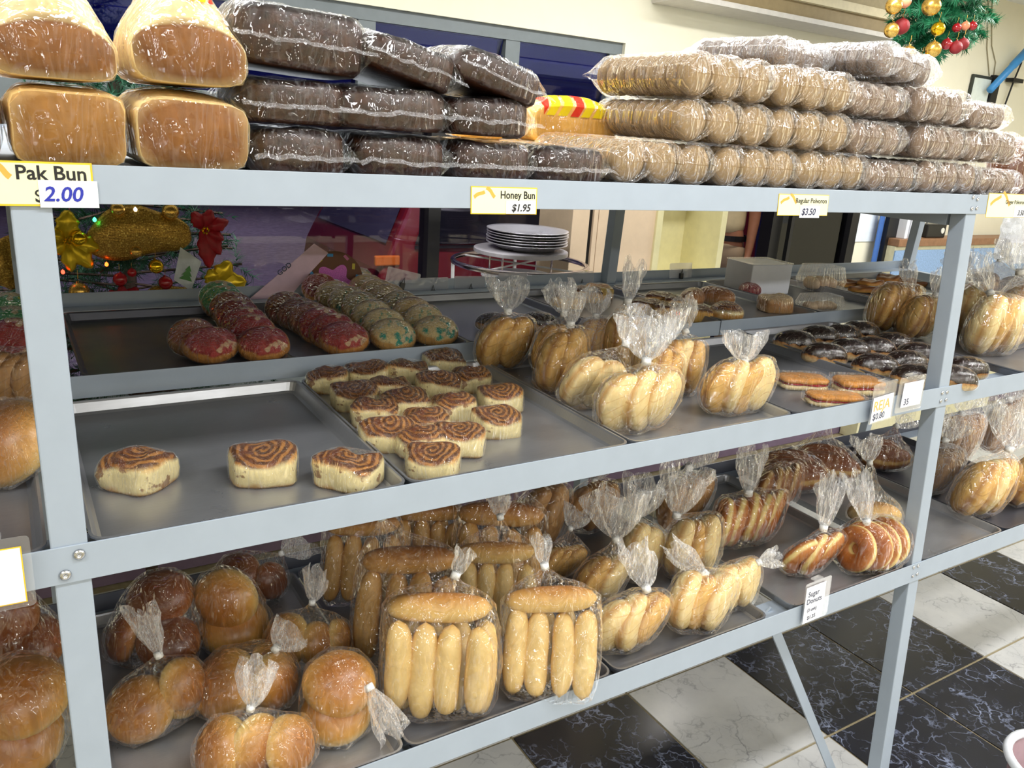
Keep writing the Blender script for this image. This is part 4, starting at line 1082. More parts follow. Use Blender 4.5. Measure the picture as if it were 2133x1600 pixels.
sb('hazy grey bag right of the far post on the bottom shelf', 1985, 1060, 95, 2, SHELLD, (.0, .02, .13), ((.3, 0, .8), .06, .08), 0, 14, -40, 1.0, z=FB, group=GR, seed=21, film=FILMW)
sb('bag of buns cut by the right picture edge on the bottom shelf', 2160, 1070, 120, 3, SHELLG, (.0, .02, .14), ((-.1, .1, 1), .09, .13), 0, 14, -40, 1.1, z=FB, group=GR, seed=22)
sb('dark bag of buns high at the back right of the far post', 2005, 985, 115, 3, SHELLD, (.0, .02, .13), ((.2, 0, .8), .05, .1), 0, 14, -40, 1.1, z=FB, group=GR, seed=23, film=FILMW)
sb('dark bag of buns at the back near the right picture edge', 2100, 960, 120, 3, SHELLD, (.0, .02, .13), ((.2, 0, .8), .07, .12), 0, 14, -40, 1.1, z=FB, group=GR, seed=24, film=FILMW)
GL = 'bags at the left edge of the bottom shelf'
rb('bag of brown buns at the left edge of the bottom shelf, lower front one', 12, 1640, 190, [((0, 0, .05), (30, 20, 0), 1.2), ((.01, .01, .12), (30, 10, 0), 1.2)], None, None, mat=GOLD, group=GL)
rb('bag of brown buns at the left edge of the bottom shelf, tall rear one', 18, 1510, 190, [((0, 0, .05), (30, 20, 0), 1.3), ((.02, .01, .13), (30, -10, 0), 1.3), ((-.02, .01, .2), (60, 10, 0), 1.2)], None, None, mat=DARKB, group=GL)

# ================================================================== TOP SHELF
ZS = ZT - .0055
YT = .03
def box_px(u0, u1, vt, vb, y=YT):
    a, c = PY(u0, vb, y), PY(u1, vb, y); m = (u0 + u1)/2
    return a.x, c.x, PY(m, vb, y).z, PY(m, vt, y).z
FILMP = m_film('bread_bag_printed', .003, 1.3, 9, 1.0, streak=.08, prnt=dict(freq=26., z0=.100, x=.020, w=.018))
FILMY = m_film('bread_bag_yellow', .003, 1.3, 9, 1.0, streak=.08, prnt=dict(freq=14., z0=.055, x=.0, w=.07))
def loafbag(label, x0, x1, z, H, dome, mt, seed, film, rx=0, rz=0, y=.012, D=.24, group='bagged pan loaves on the top shelf'):
    W = x1 - x0
    me = loaf('loaf_bread', W*.95, D, H, dome, seed, .35, 2.6 if dome > .05 else 5.0)
    t = thing('bread_loaf', label, 'bread', ((x0 + x1)/2, y, z), (R(rx), 0, R(rz)), group)
    obj('loaf_bread', me, mt, t)
    pts = item_pts(me, Matrix.Identity(4), 2)
    pts += [Vector((W*.3, D + .06, H*.5)), Vector((-W*.3, D + .06, H*.4))]
    obj('bag', hull_mesh('bag', pts, None, None, .0035, seed + 50, .0022, 45, .0005, .028), film, t)
h1 = .0865
loafbag('bagged brown loaf at the bottom of the stack above the Pak Bun price card', -.037, .092, ZS, h1, .006, LOAF2, 1, FILMP)
loafbag('bagged brown loaf at the bottom right of the loaf stack, beside the dark buns', .096, .237, ZS, h1, .012, LOAF, 2, FILMP)
loafbag('bagged loaf cut by the left picture edge on the top shelf', -.172, -.042, ZS, h1, .008, LOAF2, 3, FILMP)
loafbag('upper left bagged loaf with a risen cream crown and brown arched end', -.052, .09, ZS + h1 + .012, .058, .062, LOAF, 4, FILMP, 0, 2)
loafbag('upper right bagged loaf with a risen cream crown, stripes on its bag', .094, .238, ZS + h1 + .018, .066, .058, LOAF, 5, FILMP, 0, -2)
x0, x1, z0, z1 = box_px(1128, 1262, 178, 272, .30)
loafbag('bright yellow bagged loaf between the dark buns and the polvoron packs, front one', x0 - .02, x1, ZS + .056, .075, .02, LOAFY, 6, FILMY, 0, -20, .28)
loafbag('yellow bagged loaf peeping out behind the front yellow one', x0 - .14, x0 - .02, ZS + .056, .075, .03, LOAFY, 7, FILMY, 0, -20, .40)
loafbag('pale bagged loaf hidden under the yellow ones', x0 - .14, x1, ZS, .055, .0, LOAFY, 8, FILMT, 0, 0, .30)
# dark honey bun packs
def honey(label, x0, x1, z, H, y=.014, D=.22, rx=0, ry=0, rz=0, seed=0):
    W = x1 - x0
    t = thing('honey_bun_pack', label, 'bun pack', ((x0 + x1)/2, y, z), (R(rx), R(ry), R(rz)), 'dark honey bun packs on the top shelf')
    b = MB(); o = Vector((seed*1.9, 0, seed))
    def fn(u, v):
        th = 2*math.pi*u; c, s = math.cos(th), math.sin(th); k = 1/((abs(c)**5 + abs(s)**5)**.2)
        pr = [(0, 0), (.92, 0), (.99, .1), (1, .45), (.99, .82), (.93, .97), (.7, 1.0), (0, 1.0)]; r, zz = pr[int(round(v*7))]
        p = Vector((W*.47*k*c*r, D/2 + D*.48*k*s*r, H*.94*zz)); n = noise.noise(p*22 + o)
        return p + Vector((n*.004, n*.004, n*.006 if zz > .3 else 0))
    b.grid(fn, 30, 8, cu=True); me = b.mesh('honey_bun', True)
    obj('honey_bun', me, HONEY, t)
    pts = item_pts(me, Matrix.Identity(4), 1) + [Vector((W*.55, D*q, H*.45)) for q in (.1, .5, .9)] + [Vector((-W*.55, D*q, H*.45)) for q in (.1, .5, .9)]
    obj('wrapper', hull_mesh('wrapper', pts, None, None, .002, seed + 90, .0035, 42, .0004, .02), FILMH, t)
    # sealed seam of the film along the front, crimped
    b = MB()
    def sm(u, v):
        x = -W*.5 + W*u; n = noise.noise(Vector((x*60, seed*3.3, 0)))*.005
        return Vector((x, -.004 - .010*v + n*.3, H*.42 + n - .006*v))
    b.grid(sm, 20, 3); obj('film_seam', b, FILMW, t, auto=True)
    return t
r1 = [.238, .383, .541, .692, .842]; H1 = .062
for k in range(4):
    honey('dark honey bun pack in the bottom row, ' + ['beside the loaves', 'second, with a bright glare patch', 'third from the loaves', 'last, beside the polvoron packs'][k], r1[k], r1[k+1] - .002, ZS, H1 - .002*(k > 1), .012, .22, 0, 0, random.uniform(-3, 3), k + 1)
r2 = [(.225, .385, 0), (.352, .535, 1), (.535, .69, 0)]
for k, (a, c, d) in enumerate(r2):
    honey('dark honey bun pack in the middle row, ' + ['above the loaf side', 'jutting out in the centre', 'right end under the slanting top one'][k], a, c, ZS + H1 + .004, H1 - .002, .004 if d else .016, .22, 0, 0, random.uniform(-4, 4), k + 10)
honey('topmost dark honey bun pack, tall and shiny beside the upper loaf', .215, .405, ZS + 2*H1 + .012, .082, .012, .22, 0, 3, -3, 20)
honey('dark honey bun pack slanting down in the centre of the top row', .385, .545, ZS + 2*H1 + .012, .054, .010, .22, 0, 13, 0, 21)
honey('dark honey bun pack slanting down at the right of the top row', .53, .70, ZS + 2*H1 + .006, .052, .012, .22, 0, 14, 0, 22)
# polvoron packs: three rolls of round cookies in clear film
b = MB(); b.lathe([(0, -.013), (.022, -.0128), (.031, -.009), (.0345, 0), (.031, .009), (.022, .0128), (0, .013)], 20)
CK = b.mesh('polvoron', True)
def pol(label, x0, x1, z, H, y=.012, n=9, seed=0, mt=None, rz=0, ry=0, film=None):
    W = x1 - x0; c = 3; s = W/c; r = min(H*.5, s*.53); pitch = .0285
    t = thing('polvoron_pack', label, 'cookie pack', ((x0 + x1)/2, y, z), (0, R(ry), R(rz)), 'clear packs of round polvoron cookies on the top shelf')
    rn = random.Random(seed); D = n*pitch
    for i in range(c):
        for j in range(n):
            k = r/.0345
            obj('polvoron', CK, mt or COOKIE, t, ((i - 1)*s*.97 + rn.uniform(-.001, .001), .018 + (j + .5)*pitch, r + .0015), (R(90) + R(rn.uniform(-7, 7)), 0, R(rn.uniform(-7, 7))), (k, k*.98, 1.08))
    b = MB(); o = Vector((seed*1.3, seed*.7, 2.2))
    nu, nv = 54, 26
    def out(u):
        # scalloped outline round the three rolls
        th = 2*math.pi*u; cc, ss = math.cos(th), math.sin(th)
        k = 1/((abs(cc)**4 + abs(ss)**4)**.25); x = cc*k*(W*.5 + .003)
        zz = max(0, max((1 - ((x - (i-1)*s*.97)/(r*1.09))**2) for i in range(3)))**.5
        lim = (r + .003)*max(zz, .32)
        zc = ss*k*(r + .004)
        return x, max(-lim, min(lim, zc))
    ys = [-.006, -.004, .004, .016] + [.016 + (D - .004)*q/17 for q in range(1, 18)] + [D + .02, D + .03, D + .045, D + .06, D + .075]
    kz = [.02, .35, .82, .98] + [1]*17 + [.9, .7, .35, .2, .12]
    kx = [.9, .93, .97, 1] + [1]*17 + [1, .98, .95, .9, .86]
    def fn(u, v):
        q = int(round(v*(len(ys) - 1))); x, zz = out(u)
        p = Vector((x*kx[q], ys[q], r + .0035 + zz*kz[q])); nn = noise.noise_vector(p*Vector((60, 30, 60)).x + o)
        p += Vector((nn.x*.002, nn.y*.003, nn.z*.0025)); p.z = max(p.z, .0004); return p
    b.grid(fn, nu, len(ys), cu=True)
    obj('wrapper', b, film or FILMT, t, auto=True)
HP = .0742
GIN = COOKIED
row1 = [(.846, 1.09, 0), (1.094, 1.32, 0), (1.324, 1.55, 0), (1.555, 1.735, 1), (1.74, 1.99, 1), (1.995, 2.17, 1)]
row2 = [(.985, 1.225, 0), (1.23, 1.46, 0), (1.47, 1.655, 1), (1.70, 1.90, 1), (1.905, 2.13, 1)]
row3 = [(.985, 1.215, 0), (1.225, 1.45, 0), (1.455, 1.63, 1), (1.66, 1.88, 1), (1.89, 2.05, 1)]
p1 = ['under the honey bun end', 'second from the honey buns', 'above the Regular Polvoron price card', 'fourth from the honey buns', 'near the far post', 'above the far post']
p2 = ['left end with its long side showing', 'second from the left', 'grey one in the middle', 'fourth from the left', 'right end']
p3 = ['left end, large with cookies showing along its side', 'second, below the topmost pack', 'third from the left', 'fourth, shiny white on top', 'right end, bulging']
for k, (a, c, g_) in enumerate(row1): pol('polvoron pack in the bottom row, ' + p1[k], a, c, ZS, HP, seed=k, mt=GIN if g_ else COOKIE)
for k, (a, c, g_) in enumerate(row2): pol('polvoron pack in the second row, ' + p2[k], a, c, ZS + HP + .003, HP, seed=k + 10, mt=GIN if g_ else COOKIE, rz=random.uniform(-3, 3))
for k, (a, c, g_) in enumerate(row3): pol('polvoron pack in the third row, ' + p3[k], a, c, ZS + 2*HP + .006, HP, seed=k + 20, mt=GIN if g_ else COOKIE, rz=random.uniform(-3, 3), n=9)
pol('topmost polvoron pack lying alone on the third row, left part', 1.30, 1.53, ZS + 3*HP + .009, .06, .12, 7, 31, GIN, 12, 0, FILMW)
pol('topmost polvoron pack lying on the third row, right part with heavy glare', 1.52, 1.76, ZS + 3*HP + .009, .066, .03, 8, 32, GIN, 4, 4, FILMW)
bag('brown_bun_bag', 'bagged brown bun at the right picture edge of the top shelf', 'bag', 0, 0, ZS, 0, [('round_bun', BUN[0], DARKB, (0, 0, 0), (60, 0, 0), 1.5)], None, None, None, FILMT, fit=False, loc=(2.30, .10, ZS), scale=1.0)

# ================================================================== PRICE CARDS
def rail_pt(u, v, off=.0034):
    d = _ray(u, v)
    k = -(CAM.y + (ZT - CAM.z)*TL + off)/(d.y - d.z*TL)
    return CAM + d*k
RAILROT = (R(90) - R(4.633), 0, 0)
def text_mesh(body, size, shear=0.0, bold=0.0, ex=.00015, align='LEFT'):
    c = bpy.data.curves.new('lettering', 'FONT'); c.body = body; c.size = size; c.shear = shear; c.offset = bold; c.extrude = ex; c.align_x = align
    c.resolution_u = 3
    o = bpy.data.objects.new('lettering', c); COL.objects.link(o)
    dg = bpy.context.evaluated_depsgraph_get()
    me = bpy.data.meshes.new_from_object(o.evaluated_get(dg))
    bpy.data.objects.remove(o); bpy.data.curves.remove(c)
    return me
INK = plain('ink_black', (24, 22, 22), .6); BLUEINK = plain('ink_blue', (36, 48, 170), .6)
CARDM = plain('card_cream', (238, 236, 196), .6, 0, .02); CARDW = plain('card_white', (236, 238, 244), .6, 0, .02)
YEDGE = plain('card_yellow_border', (236, 196, 40), .6); GOLDR = plain('card_gold_ribbon', (222, 170, 70), .6)
def plate(w, h, t=.0006, x=0, y=0):
    b = MB(); b.box(x, x + w, y, y + h, 0, t); return b
def card(label, u0, u1, vt, vb, words, size, wx, wy, price, psize, px, py, patch=None, pink=INK, border=.0018, ribbons=True, bold=.0004, pshear=.2):
    A, B2 = rail_pt(u0, vb), rail_pt(u1, vb); Tp = rail_pt((u0 + u1)/2, vt); W = B2.x - A.x; H = (Tp - rail_pt((u0 + u1)/2, vb)).length
    t = thing('price_card', label, 'price card', A, RAILROT, 'cream price cards on the top rail')
    obj('card_border', plate(W, H), YEDGE, t); obj('card_face', plate(W - 2*border, H - 2*border, .0003, border, border), CARDM, t, (0, 0, .0006))
    me = text_mesh(words, size, 0, bold); tw_ = max(v.co.x for v in me.vertices); q_ = min(1.0, (.965 - wx)*W/tw_)
    obj('lettering', me, INK, t, (wx*W, wy*H, .0011), (0, 0, 0), (q_, min(1.0, q_*1.25), 1))
    if ribbons:
        for k, (rx, ry, rr) in enumerate(((.05, .72, 28), (.22, .80, -40))):
            b = MB(); n = 8
            b.grid(lambda q, s: Vector(((q - .5)*W*.17, (s - .5)*H*.13 + .03*H*math.sin(q*5), 0)), n, 2)
            obj('ribbon_mark', b, GOLDR, t, (rx*W + W*.07, ry*H, .0012), (0, 0, R(rr)))
    if patch:
        x, y, w_, h_ = patch
        pp = obj('price_patch', plate(w_*W, h_*H, .0004, x*W, y*H), CARDW, t, (0, 0, .0012))
    obj('price', text_mesh(price, psize, pshear, bold), pink, pp, (px*W, py*H, .0008))
    return t
card('cream Pak Bun price card with a blue handwritten 2.00 on a white patch', -70, 199, 335, 428, 'Pak Bun', .0225, .385, .60, '2.00', .0235, .585, .12, (.555, -.03, .475, .62), BLUEINK, .0022)
ob = [o for o in bpy.data.objects if o.name.startswith('price_card')][0]
obj('dollar_sign', text_mesh('$', .021, 0, .0004), INK, ob, (.505*.132, .10*.046, .0011))
card('cream Honey Bun price card reading $1.95 below the dark buns', 980, 1117, 389, 446, 'Honey Bun', .0165, .43, .58, '$1.95', .0155, .60, .12, (.52, .02, .46, .48), INK, .0016, bold=.0003)
card('cream Regular Polvoron price card reading $3.50', 1618, 1722, 405, 449, 'Regular Polvoron', .0135, .33, .60, '$3.50', .0185, .46, .04, (.43, -.1, .40, .55), plain('ink_navy', (30, 34, 70), .6), .0012, bold=.0002)
card('cream Ginger Polvoron price card at the right picture edge', 2052, 2176, 406, 453, 'Ginger Polvoron', .0135, .28, .58, '3.50', .018, .50, .1, (.44, .02, .34, .46), INK, .0012, bold=.0002)

ACR = m_film('acrylic', .10, 1.2, 6, .05, streak=0.0)
ACRC = m_film('acrylic_cloudy', .32, 1.2, 6, .05, streak=0.0)
def holder(label, P, W, H, cardbox, lines, rot, edge=None):
    t = thing('card_holder', label, 'card holder', P, rot, 'clear acrylic price holders')
    b = MB(); b.prism(rrect(0, W, 0, H, .006, 3), 0, .0016); obj('acrylic_plate', b, ACR, t)
    b = MB(); b.box(W*.35, W*.65, H, H + .004, -.012, .0016); obj('hook', b, ACR, t)
    x, y, w_, h_ = cardbox
    if edge: obj('card_border', plate(w_ + .003, h_ + .003, .0004, x - .0015, y - .0015), edge, t, (0, 0, .0017))
    pc = obj('paper_card', plate(w_, h_, .0004, x, y), CARDW, t, (0, 0, .0022))
    for body, size, tx, ty, m_ in lines:
        obj('lettering', text_mesh(body, size, 0, .0002), m_, pc, (x + tx*w_, y + ty*h_, .0006))
    return t
ORG = plain('ink_orange', (236, 186, 96), .6); GREYI = plain('ink_grey', (70, 74, 96), .6)
P = rail_pt(1808, 886, .016)
holder('clear holder with the orange lettered REJA card priced $0.80', P, .098, .098, (.003, .004, .085, .062), [('REJA', .034, .05, .46, ORG), ('$0.80', .022, .08, .10, GREYI)], (R(88), R(-2), R(4)))
P = rail_pt(1862, 862, .009)
holder('clear holder behind the REJA card, its card ending in 35', P, .112, .088, (.018, .012, .085, .062), [('35', .022, .12, .10, GREYI)], (R(88), R(0), R(2)))
P = rail_pt(1668, 1302, .010)
holder('clear holder with the Sugar Donuts card on the bottom rail', P, .098, .105, (.002, .002, .074, .094), [('Sugar', .019, .12, .72, GREYI), ('Donuts', .019, .08, .52, GREYI), ('(3 unit)', .012, .16, .30, GREYI), ('$1.35', .014, .2, .08, GREYI)], (R(86), 0, R(2)))
P = rail_pt(-88, 1290, .012)
holder('clear holder with a yellow edged card at the left picture edge', P, .083, .094, (.012, .008, .060, .072), [], (R(86), 0, R(-2)), YEDGE)
# small acrylic cards clipped on the rear rail
CLIPM = plain('clip_dark', (40, 42, 44), .3)
for k, (u, v, rr) in enumerate(((835, 585, 14), (900, 600, 0), (978, 596, 2), (1068, 588, 0), (1210, 585, -4), (1417, 563, 0))):
    P = PY(u, v + 16, 1.355)
    t = thing('clip_card', 'empty clear clip card on the rear rail, ' + ['tilted one beside the teal conchas', 'second from the conchas', 'third from the conchas, below the plate stand', 'behind the fanned bag neck', 'under the right end of the hoop stand', 'above the swiss rolls'][k], 'clip card', P, (R(84), R(rr), 0), 'clear clip cards on the rear rail')
    b = MB(); b.prism(rrect(-.062, .062, 0, .062, .005, 3), 0, .0015); obj('clear_card', b, ACRC, t)
    b = MB(); b.box(-.008, .008, -.008, .02, .0015, .010); b.tube([(-.006, .016, .008), (0, .036, .010), (.006, .016, .008)], .0016, 6); obj('clip', b, CLIPM, t)

# ================================================================== BEHIND THE RACK
def needles(b, base, tip, n, ln, w, rn):
    ax = (tip - base)
    L_ = ax.length; ax.normalize()
    x = ax.cross(Vector((0, 0, 1)));
    if x.length < .01: x = Vector((1, 0, 0))
    x.normalize(); y = ax.cross(x)
    for k in range(n):
        s = rn.random(); a = rn.uniform(0, 6.283); p = base + ax*L_*s
        d = (x*math.cos(a) + y*math.sin(a) + ax*rn.uniform(.25, .7)).normalized()
        q = p + d*ln*rn.uniform(.6, 1.1); sd = d.cross(ax).normalized()*w
        b.add([p - sd, p + sd, q], [(0, 1, 2)])
NEED = plain('fir_needles', (24, 74, 50), .55, 0, .35, 60); NEEDL = plain('garland_needles', (38, 128, 84), .5, 0, .35, 60); WOOD = plain('trunk_brown', (60, 44, 34), .8)
BALLG = m_metal('ornament_gold', (222, 178, 88), .26, metal=.85); BALLR = plain('ornament_red', (168, 20, 30), .16, 0, .1, 30, 0, .8)
BALLY = m_metal('ornament_yellow_gold', (240, 196, 40), .14, metal=.9); BALLP = plain('ornament_peach', (232, 150, 110), .2); BALLM = plain('ornament_red_glitter', (140, 24, 28), .5, 0, .4, 300, .5)
GRIB = None
def m_ribbon():
    t = NT('gold_mesh_ribbon'); co = t.co('UV') if False else t.co(); n = t.noise(co, 260, 2); n2 = t.noise(t.scaled(co, (1, 1, 6)), 30, 3)
    col = t.ramp(n, [(.4, srgb((150, 112, 40))), (.62, srgb((206, 164, 66))), (.72, srgb((255, 236, 130)))])
    t.pbr(col, .35, .55, t.bump(n2, .5, .004)); return t.done()
GRIB = m_ribbon(); GPOIN = m_metal('gold_foil', (232, 196, 40), .3, metal=.6); RPOIN = plain('red_velvet_petal', (168, 22, 34), .45, 0, .2, 60, .3)
b = MB(); b.lathe([(0, -1)] + [(math.cos(R(a)), math.sin(R(a))) for a in range(-75, 80, 15)] + [(.14, .99), (.14, 1.14), (.1, 1.16), (0, 1.16)], 20)
BALL = b.mesh('ball', True)
def ornament(label, P, r, m, group):
    t = thing('ornament', label, 'ornament', (P.x, P.y, P.z - r), (0, 0, 0), group)
    obj('ball', BALL, m, t, (0, 0, r), (R(random.uniform(-10, 10)), R(random.uniform(-10, 10)), 0), r)
    b = MB(); b.tube([(0, 0, r*2.1), (0, r*.16, r*2.35), (0, 0, r*2.6), (0, 0, r*3.3)], r*.035, 5); obj('hook', b, BALLG, t)
TX, TY = .27, 1.665
tree = thing('christmas_tree', 'artificial Christmas tree with gold and red decorations behind the rack', 'christmas tree', (TX, TY, 0))
rn = random.Random(42)
b = MB(); bb = MB()
for k in range(150):
    z = .35 + 1.55*(k/150.0); rad = (.40*(1 - (z - .3)/1.75) + .10)
    a = k*2.39996 + rn.uniform(-.3, .3)
    rx, ry = rad*1.25, min(rad, .235)
    base = Vector((0, 0, z)); tip = Vector((rx*math.cos(a), ry*math.sin(a), z + rn.uniform(-.03, .07)))
    bb.tube([base, tip], .004, 4)
    needles(b, base.lerp(tip, .25), tip, 90, .045, .0016, rn)
    for q in range(4):
        s = rn.uniform(.4, .95); p = base.lerp(tip, s); d = Vector((rn.uniform(-1, 1), rn.uniform(-1, 1)*.7, rn.uniform(-.5, .6))).normalized()*.10
        e = p + d; e.y = max(-.25, min(.25, e.y))
        needles(b, p, e, 34, .04, .0016, rn)
fo = obj('foliage', b, NEED, tree); fo['kind'] = 'stuff'
bb.tube([(0, 0, .05), (0, 0, 1.9)], .02, 8); obj('trunk', bb, WOOD, tree)
b = MB(); b.lathe([(0, 0), (.18, 0), (.18, .012), (.05, .03), (.04, .12), (0, .12)], 16); obj('stand', b, WOOD, tree)
YO = 1.405
def oy(u, v, r=0): return PY(u, v, YO + r)
GO = 'ornaments on the Christmas tree'
for k, (u, v, rp, m, lb) in enumerate(((165, 608, 20, BALLG, 'gold ball low on the tree beside the near post'), (325, 555, 15, BALLY, 'shiny ribbed gold ball left of the white card'), (283, 524, 13, BALLG, 'small pale gold ball under the big gold ribbon'),
        (355, 441, 17, BALLG, 'gold ball just below the top rail, above the big gold ribbon'), (245, 436, 15, BALLG, 'gold ball left of centre just below the top rail'), (164, 497, 17, BALLY, 'bright gold ball beside the gold poinsettia'),
        (250, 582, 14, BALLR, 'red ball hanging in the middle of the tree'), (345, 589, 14, BALLR, 'dark red ball beside the white card'), (275, 568, 9, BALLR, 'tiny red star shaped ball between the two red balls'), (33, 655, 11, BALLR, 'red ball left of the near post'))):
    P = oy(u, v); ornament(lb, P, rp*mpp(P), m, GO)
for k, (u, v, c, lb) in enumerate(((197, 458, (60, 255, 140), 'green'), (222, 551, (255, 90, 30), 'orange'), (312, 466, (255, 120, 50), 'amber'), (282, 437, (255, 255, 255), 'white'), (131, 567, (255, 60, 40), 'dim red'))):
    P = oy(u, v); b = MB(); b.lathe([(0, -.006), (.004, -.004), (.005, 0), (.004, .004), (0, .008)], 8)
    tag(obj('light_bulb', b, m_emit('bulb_' + lb, c, 9), None, P, auto=True), 'glowing %s fairy light bulb on the tree' % lb, 'light', 'fairy lights on the tree')
def ribbon(label, pts, wd, twist):
    Q = [oy(u, v, .012) for u, v in pts]; b = MB(); n = len(Q)
    def fn(u, s):
        f = s*(n - 1); i = min(int(f), n - 2); p = Q[i].lerp(Q[i+1], f - i)
        k = math.sin(math.pi*min(1, max(0, s*.92 + .05)))**.6
        a = (u - .5)*wd*k; bul = math.cos((u - .5)*3.0)*.028*k
        d = (Q[-1] - Q[0]).normalized(); nrm = d.cross(Vector((0, 1, 0))).normalized()
        nz = noise.noise(Vector((u*3, s*6, wd*9)))*.006
        return p + nrm*a*(1 + .15*math.sin(s*7 + twist)) + Vector((0, -bul + nz, 0))
    b.grid(fn, 14, 30)
    o = obj('gold_ribbon', b, GRIB, None, auto=True)
    m = o.modifiers.new('thickness', 'SOLIDIFY'); m.thickness = .0012
    return tag(o, label, 'ribbon', 'gold mesh ribbons on the tree')
ribbon('large gold mesh ribbon loop across the top of the tree', [(182, 508), (235, 490), (300, 478), (355, 485), (396, 487)], .145, 0)
ribbon('gold mesh ribbon loop low on the tree beside the empty tray', [(288, 636), (320, 620), (360, 618), (400, 620), (425, 628)], .075, 1)
ribbon('gold mesh ribbon loop left of the near post', [(-40, 545), (-15, 548), (10, 545), (30, 548), (42, 550)], .15, 2)
def poinsettia(label, u, v, petals, m, name):
    P = oy(u, v); s = mpp(P)
    t = thing(name, label, 'flower', P, (0, 0, 0), 'fabric poinsettias on the tree')
    for k, (a, l, w_) in enumerate(petals):
        b = MB(); a = R(a); l *= s; w_ *= s
        def fn(q, r):
            x = l*r; k_ = math.sin(math.pi*min(1, r*.9 + .06))**.8*(1 + .12*math.sin(r*22)); y = (q - .5)*w_*k_
            return Vector((math.cos(a)*x - math.sin(a)*y, -.018*math.sin(r*2.4) + .012*abs(q - .5)*2, math.sin(a)*x + math.cos(a)*y))
        b.grid(fn, 7, 14); o = obj('petal', b, m, t, auto=True); md = o.modifiers.new('thickness', 'SOLIDIFY'); md.thickness = .001
    b = MB()
    for k in range(6): b.lathe([(0, -.005), (.005, 0), (0, .005)], 6, Matrix.Translation((.008*math.cos(k), -.022, .008*math.sin(k))))
    obj('stamens', b, BALLY, t)
poinsettia('gold foil poinsettia beside the near post on the tree', 140, 500, ((85, 62, 44), (-18, 62, 42), (-55, 72, 40), (-88, 66, 34), (160, 40, 36), (215, 46, 34)), GPOIN, 'gold_poinsettia')
poinsettia('gold foil poinsettia at the lower right of the tree above the green conchas', 448, 598, ((60, 62, 44), (10, 64, 50), (-50, 66, 40), (100, 40, 36), (-110, 42, 36)), GPOIN, 'gold_poinsettia')
poinsettia('red fabric poinsettia at the top right edge of the tree', 425, 478, ((70, 44, 30), (20, 52, 30), (-60, 60, 34), (-85, 80, 36), (120, 42, 30), (-30, 44, 26)), RPOIN, 'red_poinsettia')
poinsettia('red fabric poinsettia low in the middle of the tree', 258, 628, ((95, 34, 26), (45, 40, 26), (140, 36, 24), (0, 24, 20), (180, 24, 20)), RPOIN, 'red_poinsettia')
P = [oy(u, v, -.01) for u, v in ((376, 515), (420, 545), (398, 606), (362, 583))]
b = MB(); b.add(P + [p + Vector((0, .002, 0)) for p in P], [(0, 1, 2, 3), (7, 6, 5, 4), (0, 4, 5, 1), (1, 5, 6, 2), (2, 6, 7, 3), (3, 7, 4, 0)])
cd_ = thing('christmas_card', 'white card with a green fir tree hanging on the Christmas tree', 'card', P[2])
o = obj('card_sheet', b, plain('card_silver', (206, 212, 210), .4, 0, .2, 20), cd_, -P[2])
c0 = (P[0] + P[1] + P[2] + P[3])/4 + Vector((0, -.003, -.012)); ax = ((P[0] + P[1])/2 - (P[2] + P[3])/2).normalized(); sx = ax.cross(Vector((0, 1, 0))).normalized()
b = MB(); h = .045
vs = []
for (x, y) in ((0, 1), (.2, .62), (.1, .62), (.32, .3), (.18, .3), (.42, 0), (-.42, 0), (-.18, .3), (-.32, .3), (-.1, .62), (-.2, .62)): vs.append(c0 + sx*x*h + ax*(y - .4)*h)
b.add(vs, [list(range(len(vs)))]); obj('fir_motif', b, plain('motif_green', (84, 140, 70), .6), cd_, -P[2])

# donut sign and pink card
YD = 1.325
C = PY(697, 582, YD); rr = 58*mpp(C)
t = thing('donut_sign', 'brown paper donut sign with pink glitter icing behind the conchas', 'sign', (C.x, YD, C.z - rr), (R(-6), 0, R(-18)))
b = MB(); b.lathe([(0, -.002), (rr, -.002), (rr, .002), (0, .002)], 40, Matrix.Translation((0, 0, rr)) @ Matrix.Rotation(R(90), 4, 'X')); obj('donut_disc', b, plain('sign_brown', (122, 82, 60), .7), t)
b = MB(); n = 60
pl = []
for k in range(n):
    a = 2*math.pi*k/n; q = rr*(.60 + .13*math.cos(5*a + .9)); pl.append((q*math.cos(a), q*math.sin(a)))
b.prism(pl, 0, .002, Matrix.Translation((0, -.0025, rr*.86)) @ Matrix.Rotation(R(90), 4, 'X')); obj('icing', b, plain('pink_glitter', (222, 112, 206), .45, 0, .3, 400), t)
b = MB(); b.lathe([(0, 0), (rr*.29, 0), (rr*.29, .001), (0, .001)], 28, Matrix.Translation((0, -.0047, rr*.72)) @ Matrix.Rotation(R(90), 4, 'X')); obj('hole', b, plain('sign_white', (226, 232, 242), .6), t)
for k, (a, q, c) in enumerate(((100, .86, (70, 160, 220)), (62, .88, (200, 110, 150)), (35, .82, (220, 200, 70)), (130, .82, (220, 200, 70)), (8, .86, (70, 160, 220)), (165, .85, (70, 160, 220)), (195, .84, (80, 170, 225)))):
    b = MB(); b.box(-.009, .009, -.0008, .0008, -.0045, .0045)
    obj('sprinkle', b, plain('sprinkle_%d' % c[0], c, .5), t, (rr*q*math.cos(R(a)), -.003, rr + rr*q*math.sin(R(a))), (0, R(k*47), 0))
YP = 1.342
Q = [PY(u, v, YP) for u, v in ((655, 508), (684, 527), (640, 575), (596, 628), (512, 630))]
b = MB(); b.add(Q + [p + Vector((0, .004, 0)) for p in Q], [(0, 1, 2, 3, 4), (9, 8, 7, 6, 5)] + [(i, i + 5, (i + 1) % 5 + 5, (i + 1) % 5) for i in range(5)])
t = thing('pink_card', 'pale pink card strip leaning beside the donut sign', 'card', Q[4])
obj('card_sheet', b, plain('pale_pink', (240, 208, 226), .6), t, -Q[4])
c0 = PY(582, 575, YP - .002)
